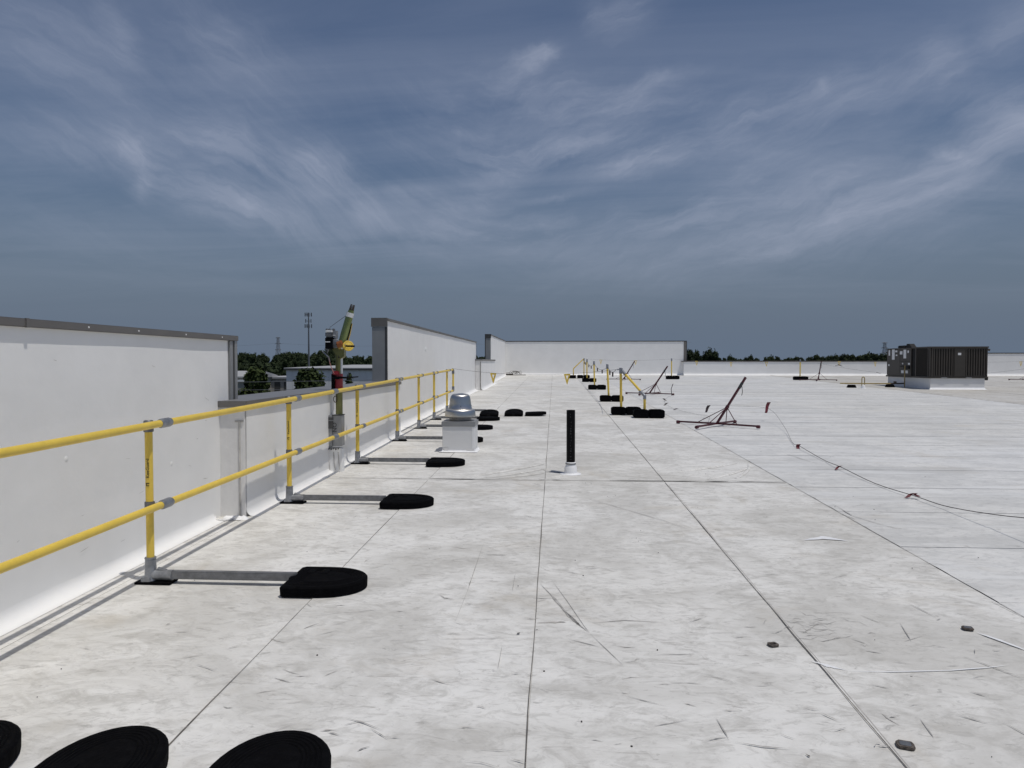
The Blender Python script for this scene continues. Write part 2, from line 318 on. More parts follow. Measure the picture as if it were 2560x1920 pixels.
def leafmat(name, a, b_):
    m = bpy.data.materials.new(name); m.use_nodes = True; t = m.node_tree; b = t.nodes['Principled BSDF']
    g = nd(t, 'ShaderNodeNewGeometry'); oi = nd(t, 'ShaderNodeObjectInfo')
    c = nd(t, 'ShaderNodeTexCoord'); nz = nd(t, 'ShaderNodeTexNoise', ins={'Scale': 0.35, 'Detail': 3.0}); t.links.new(c.outputs['Object'], nz.inputs['Vector'])
    r = mth(t, 'ADD', mth(t, 'MULTIPLY', g.outputs['Random Per Island'], 0.5), mth(t, 'MULTIPLY', mth(t, 'ADD', nz.outputs[0], mth(t, 'MULTIPLY', oi.outputs['Random'], 0.5)), 0.5))
    rp = nd(t, 'ShaderNodeValToRGB'); t.links.new(r, rp.inputs[0])
    rp.color_ramp.elements[0].position = 0.25; rp.color_ramp.elements[0].color = (*a, 1); rp.color_ramp.elements[1].position = 0.8; rp.color_ramp.elements[1].color = (*b_, 1)
    t.links.new(rp.outputs[0], b.inputs['Base Color']); b.inputs['Roughness'].default_value = 0.75; b.inputs['Specular IOR Level'].default_value = 0.15
    return m
M['leaf'] = leafmat('foliage', (0.012, 0.019, 0.009), (0.032, 0.046, 0.018))
M['leaf_n'] = leafmat('foliage_near', (0.016, 0.026, 0.009), (0.052, 0.072, 0.022))

# ================================================================== THE SETTING
XH, XL = -3.12, -2.88         # faces of the high and the low parapet on the left
YB = 45.6                     # far parapet
GZ = -8.5                     # street level
def setting(o, label=None): o['kind'] = 'structure'; return o

# ground
g = MB(); n = 64; rings = (0, 60, 200, 600, 1500, 4000, 9000)
vs = [(0, 0, GZ)]; fs = []
for i, r in enumerate(rings[1:]):
    for k in range(n): vs.append((r*math.cos(2*math.pi*k/n), r*math.sin(2*math.pi*k/n), GZ))
for k in range(n): fs.append((0, 1+k, 1+(k+1) % n))
for i in range(len(rings)-2):
    for k in range(n): fs.append((1+i*n+k, 1+(i+1)*n+k, 1+(i+1)*n+(k+1) % n, 1+i*n+(k+1) % n))
g.add(vs, fs); setting(g.build('ground', M['grass']))
b = MB(); b.box(-75, -8, 62, 74, GZ-0.2, GZ+0.02); b.box(-52, -30, 74, 112, GZ-0.2, GZ+0.02)
setting(b.build('road', M['road']))

# roof: one deck, covered with single sheets of membrane
roof = MB()
X0, X1, Y0, Y1 = -3.38, 46.0, -8.0, YB+0.25
roof.add([(X0,Y0,GZ),(X1,Y0,GZ),(X1,Y1,GZ),(X0,Y1,GZ),(X0,Y0,rz(Y0)-.02),(X1,Y0,rz(Y0)-.02),(X1,Y1,rz(Y1)-.02),(X0,Y1,rz(Y1)-.02)],
         [(0,3,2,1),(4,5,6,7),(0,1,5,4),(1,2,6,5),(2,3,7,6),(3,0,4,7)])
roof = setting(roof.build('roof', M['roof']))
random.seed(4)

def sheet_along(x0, x1, y0, y1, mat, nx=10, amp=0.0025):
    """a sheet laid along y: its left edge laps over its neighbour, so it sits a little proud there"""
    ny = max(2, int((y1-y0)/0.5)); vs = []; fs = []
    for j in range(ny+1):
        y = y0+(y1-y0)*j/ny
        for i in range(nx+1):
            t = i/nx; x = x0+(x1-x0)*t
            if i == 0: x += 0.006*noise.noise(Vector((x0*3, y*1.1, 1)))
            z = rz(y) + 0.0045*(1-t) + amp*noise.noise(Vector((x*0.9, y*0.6, 3.1)))*min(1, 4*t*(1-t)+.15)
            vs.append((x, y, z))
    w = nx+1
    for j in range(ny):
        for i in range(nx): fs.append((j*w+i, j*w+i+1, (j+1)*w+i+1, (j+1)*w+i))
    o = len(vs)
    for j in range(ny+1): x, y, z = vs[j*w]; vs.append((x, y, z-0.015))
    for j in range(ny): fs.append((j*w, (j+1)*w, o+j+1, o+j))
    m = MB().add(vs, fs); ob = m.build('membrane_sheet', mat, roof, smooth=True); return ob
def sheet_across(y0, y1, x0, x1, mat, k):
    """a sheet laid across: its near edge is the lap; a soft fold shows half way up"""
    prof = [0, .03, .07, .12, .2, .3, .42, .5, .56, .62, .72, .85, 1.0]
    nx = int((x1-x0)/0.7); vs = []; fs = []; w = len(prof)
    f = 0.45+0.15*random.random()
    for i in range(nx+1):
        x = x0+(x1-x0)*i/nx
        wob = 0.016*noise.noise(Vector((x*0.35, k*7.7, 0.3)))
        fh = 0.007*(0.6+noise.noise(Vector((x*0.4, k*3.3, 5))))
        for t in prof:
            y = y0+(y1-y0)*t
            z = rz(y)+0.0025*(1-t) + fh*math.exp(-((t-f)/0.055)**2) + 0.008*math.exp(-((t-0.10)/0.05)**2)*(0.4+0.6*noise.noise(Vector((x*.3, k*1.7, 9))))
            vs.append((x, y+wob*(1-t), z))
    for i in range(nx):
        for j in range(w-1): fs.append((i*w+j, (i+1)*w+j, (i+1)*w+j+1, i*w+j+1))
    o = len(vs)
    for i in range(nx+1): x, y, z = vs[i*w]; vs.append((x, y, z-0.018))
    for i in range(nx): fs.append((i*w, o+i, o+i+1, (i+1)*w))
    return MB().add(vs, fs).build('membrane_sheet', mat, roof, smooth=True)

XS = [-2.86, -1.505, -0.103, 1.31, 2.73]
YC = 8.47
for a, c in zip(XS[:-1], XS[1:]):
    sheet_along(a, c, -7.9, YC-0.004, M['roof'])
    sheet_along(a, c, YC+0.004, YB-0.02, M['roof'])
sheet_along(-3.115, -2.862, -7.9, YB-0.02, M['roof'], 3, 0)
k = 0; y = -7.9
while y < YB-0.05:
    y2 = min(y+1.24, YB-0.02)
    sheet_across(y+0.002, y2, 2.734, 13.50, M['roof_x'], k); k += 1; y = y2
for a, c in ((13.52, 16.4), (16.4, 19.3), (19.3, 22.2), (22.2, 25.1), (25.1, 28.0), (28.0, 37.0), (37.0, 45.9)):
    o = sheet_along(a+.002, c, -7.9, YB-0.02, M['roof_d'], 8); o['label'] = 'dirtier greyish membrane sheet beyond the raised edge'

# dirt lines along the laps (they follow the sheet edges, with gaps and thick spots)
def wobble_line(p, q, step=0.12, w0=0.0022, w1=0.0022, off=0.003, seed=0, gaps=0.0):
    L_ = math.dist(p, q); nn = max(2, int(L_/step)); pts = []; ws = []
    nx, ny = -(q[1]-p[1])/L_, (q[0]-p[0])/L_
    for i in range(nn+1):
        t = i/nn; x = p[0]+(q[0]-p[0])*t; y = p[1]+(q[1]-p[1])*t
        d = off*noise.noise(Vector((t*L_*1.7, seed*3.1, 2)))
        pts.append((x+nx*d, y+ny*d)); w = w0+w1*max(0, noise.noise(Vector((t*L_*0.9, seed, 7))))*2
        if gaps and noise.noise(Vector((t*L_*0.8, seed*5, 1))) < -0.5+gaps: w *= 0.35
        ws.append(w)
    return pts, ws
for i, xx in enumerate(XS):
    m = MB()
    for (ya, yb) in ((-7.8, YC-0.06), (YC+0.08, 44.5)):
        p_, w_ = wobble_line((xx-0.002, ya), (xx-0.002, yb), 0.15, (0.0012 if i == 4 else 0.0017) if i else 0.0012, 0.0017, 0.006, i)
        p_ = p_; m.ribbon(p_, [w*(1+max(0, q[1]-4)*0.02) for w, q in zip(w_, p_)], 0.0062)
    m.build('lap_seam', M['seam_l' if i == 4 else 'seam'], roof)
    if i == 3:      # grey grime washed up against the lap
        p_, w_ = wobble_line((xx+0.010, -2), (xx+0.010, 8.2), 0.1, 0.002, 0.008, 0.005, 20+i)
        MB().ribbon(p_, w_, 0.0056).build('lap_grime', M['stain'], roof)
m = MB(); p_, w_ = wobble_line((-2.62, YC+.03), (2.72, YC-.02), 0.06, 0.0045, 0.010, 0.010, 11, 0.2); m.ribbon(p_, w_, 0.0095)
m.build('lap_seam', M['seam'], roof)
m = MB()
for a, c, w in ((1.42, 1.02, .012), (1.33, 1.70, .011), (0.66, 1.12, .013), (1.78, 2.05, .018), (2.15, 2.4, .012), (-.18, -.10, .012), (-0.02, 0.08, .013), (2.25, 2.72, .009), (-2.0, -1.62, .008), (-1.45, -0.9, .007)):
    a, c = min(a, c), max(a, c); nn = 8
    m.ribbon([(a+(c-a)*t/nn, YC-.005+0.006*noise.noise(Vector((a, t, 1)))) for t in range(nn+1)], [w*(0.25+0.75*math.sin(math.pi*t/nn)) for t in range(nn+1)], 0.0125)
m.build('open_lap', M['seam_d'], roof)
m = MB()
for j in range(-6, 36):      # faint dirt on the cross laps on the right
    yy = -7.9+1.24*(j+6)
    for q in range(5):
        xa = 2.78+random.random()*9; xb = min(13.4, xa+random.uniform(.5, 3.5))
        p_, w_ = wobble_line((xa, yy-0.004), (xb, yy-0.004), 0.2, 0.0006, 0.0022, 0.006, j*7+q)
        m.ribbon(p_, [w*math.sin(math.pi*(e+.2)/(len(w_)-.6))*(1 if random.random() > .1 else 2) for e, w in enumerate(w_)], 0.0045)
m.build('lap_seam', M['seam_l'], roof)
# raised edge between the two roof fields on the right, dirt on both of its sides
m = MB(); nn = 80
for i in range(nn):
    ya, yb = -7.9+(YB+7.8)*i/nn, -7.9+(YB+7.8)*(i+1)/nn
    m.add([(13.40,ya,rz(ya)+.004),(13.50,ya,rz(ya)+.030),(13.56,ya,rz(ya)+.030),(13.60,ya,rz(ya)+.005),
           (13.40,yb,rz(yb)+.004),(13.50,yb,rz(yb)+.030),(13.56,yb,rz(yb)+.030),(13.60,yb,rz(yb)+.005)], [(0,4,5,1),(1,5,6,2),(2,6,7,3)])
m.build('raised_edge', M['roof_d'], roof)
p_, w_ = wobble_line((13.62, 5), (13.62, 34), 0.2, 0.022, 0.02, 0.01, 77); MB().ribbon(p_, w_, 0.0095).build('lap_seam', M['seam'], roof)

# wrinkles: small ridges standing up from the membrane
def ridge(pts, w, h, mat=M['roof']):
    vs = []; fs = []; n = len(pts)
    for i, (x, y) in enumerate(pts):
        a = Vector(pts[max(i-1,0)]); b_ = Vector(pts[min(i+1,n-1)]); t = (b_-a).normalized(); s = math.sin(math.pi*(i+.3)/(n-.4))
        for q, hh in ((-1, .004), (-.45, .004+h*.7*s), (0, .004+h*s), (.45, .004+h*.7*s), (1, .004)):
            xx, yy = x-t.y*w*q, y+t.x*w*q; vs.append((xx, yy, rz(yy)+hh))
    for i in range(n-1):
        for q in range(4): fs.append((i*5+q, i*5+q+1, (i+1)*5+q+1, (i+1)*5+q))
    return MB().add(vs, fs).build('wrinkle', mat, roof, smooth=True)
def lin(p, q, n=9, bend=0.0):
    return [(p[0]+(q[0]-p[0])*i/n + bend*math.sin(math.pi*i/n)*(q[1]-p[1]), p[1]+(q[1]-p[1])*i/n - bend*math.sin(math.pi*i/n)*(q[0]-p[0])) for i in range(n+1)]
for p, q in (((-1.08, 8.62), (-0.14, 9.72)), ((-0.82, 8.60), (-0.13, 9.30)), ((-0.66, 8.57), (-0.13, 8.98)), ((-0.12, 9.2), (0.18, 8.98)), ((-0.1, 8.62), (0.2, 8.85)),
             ((1.85, 8.62), (2.6, 9.6)), ((2.2, 8.7), (2.68, 9.9)), ((1.5, 9.1), (2.5, 9.9))):
    ridge(lin(p, q, 9, 0.04), 0.022, 0.016)

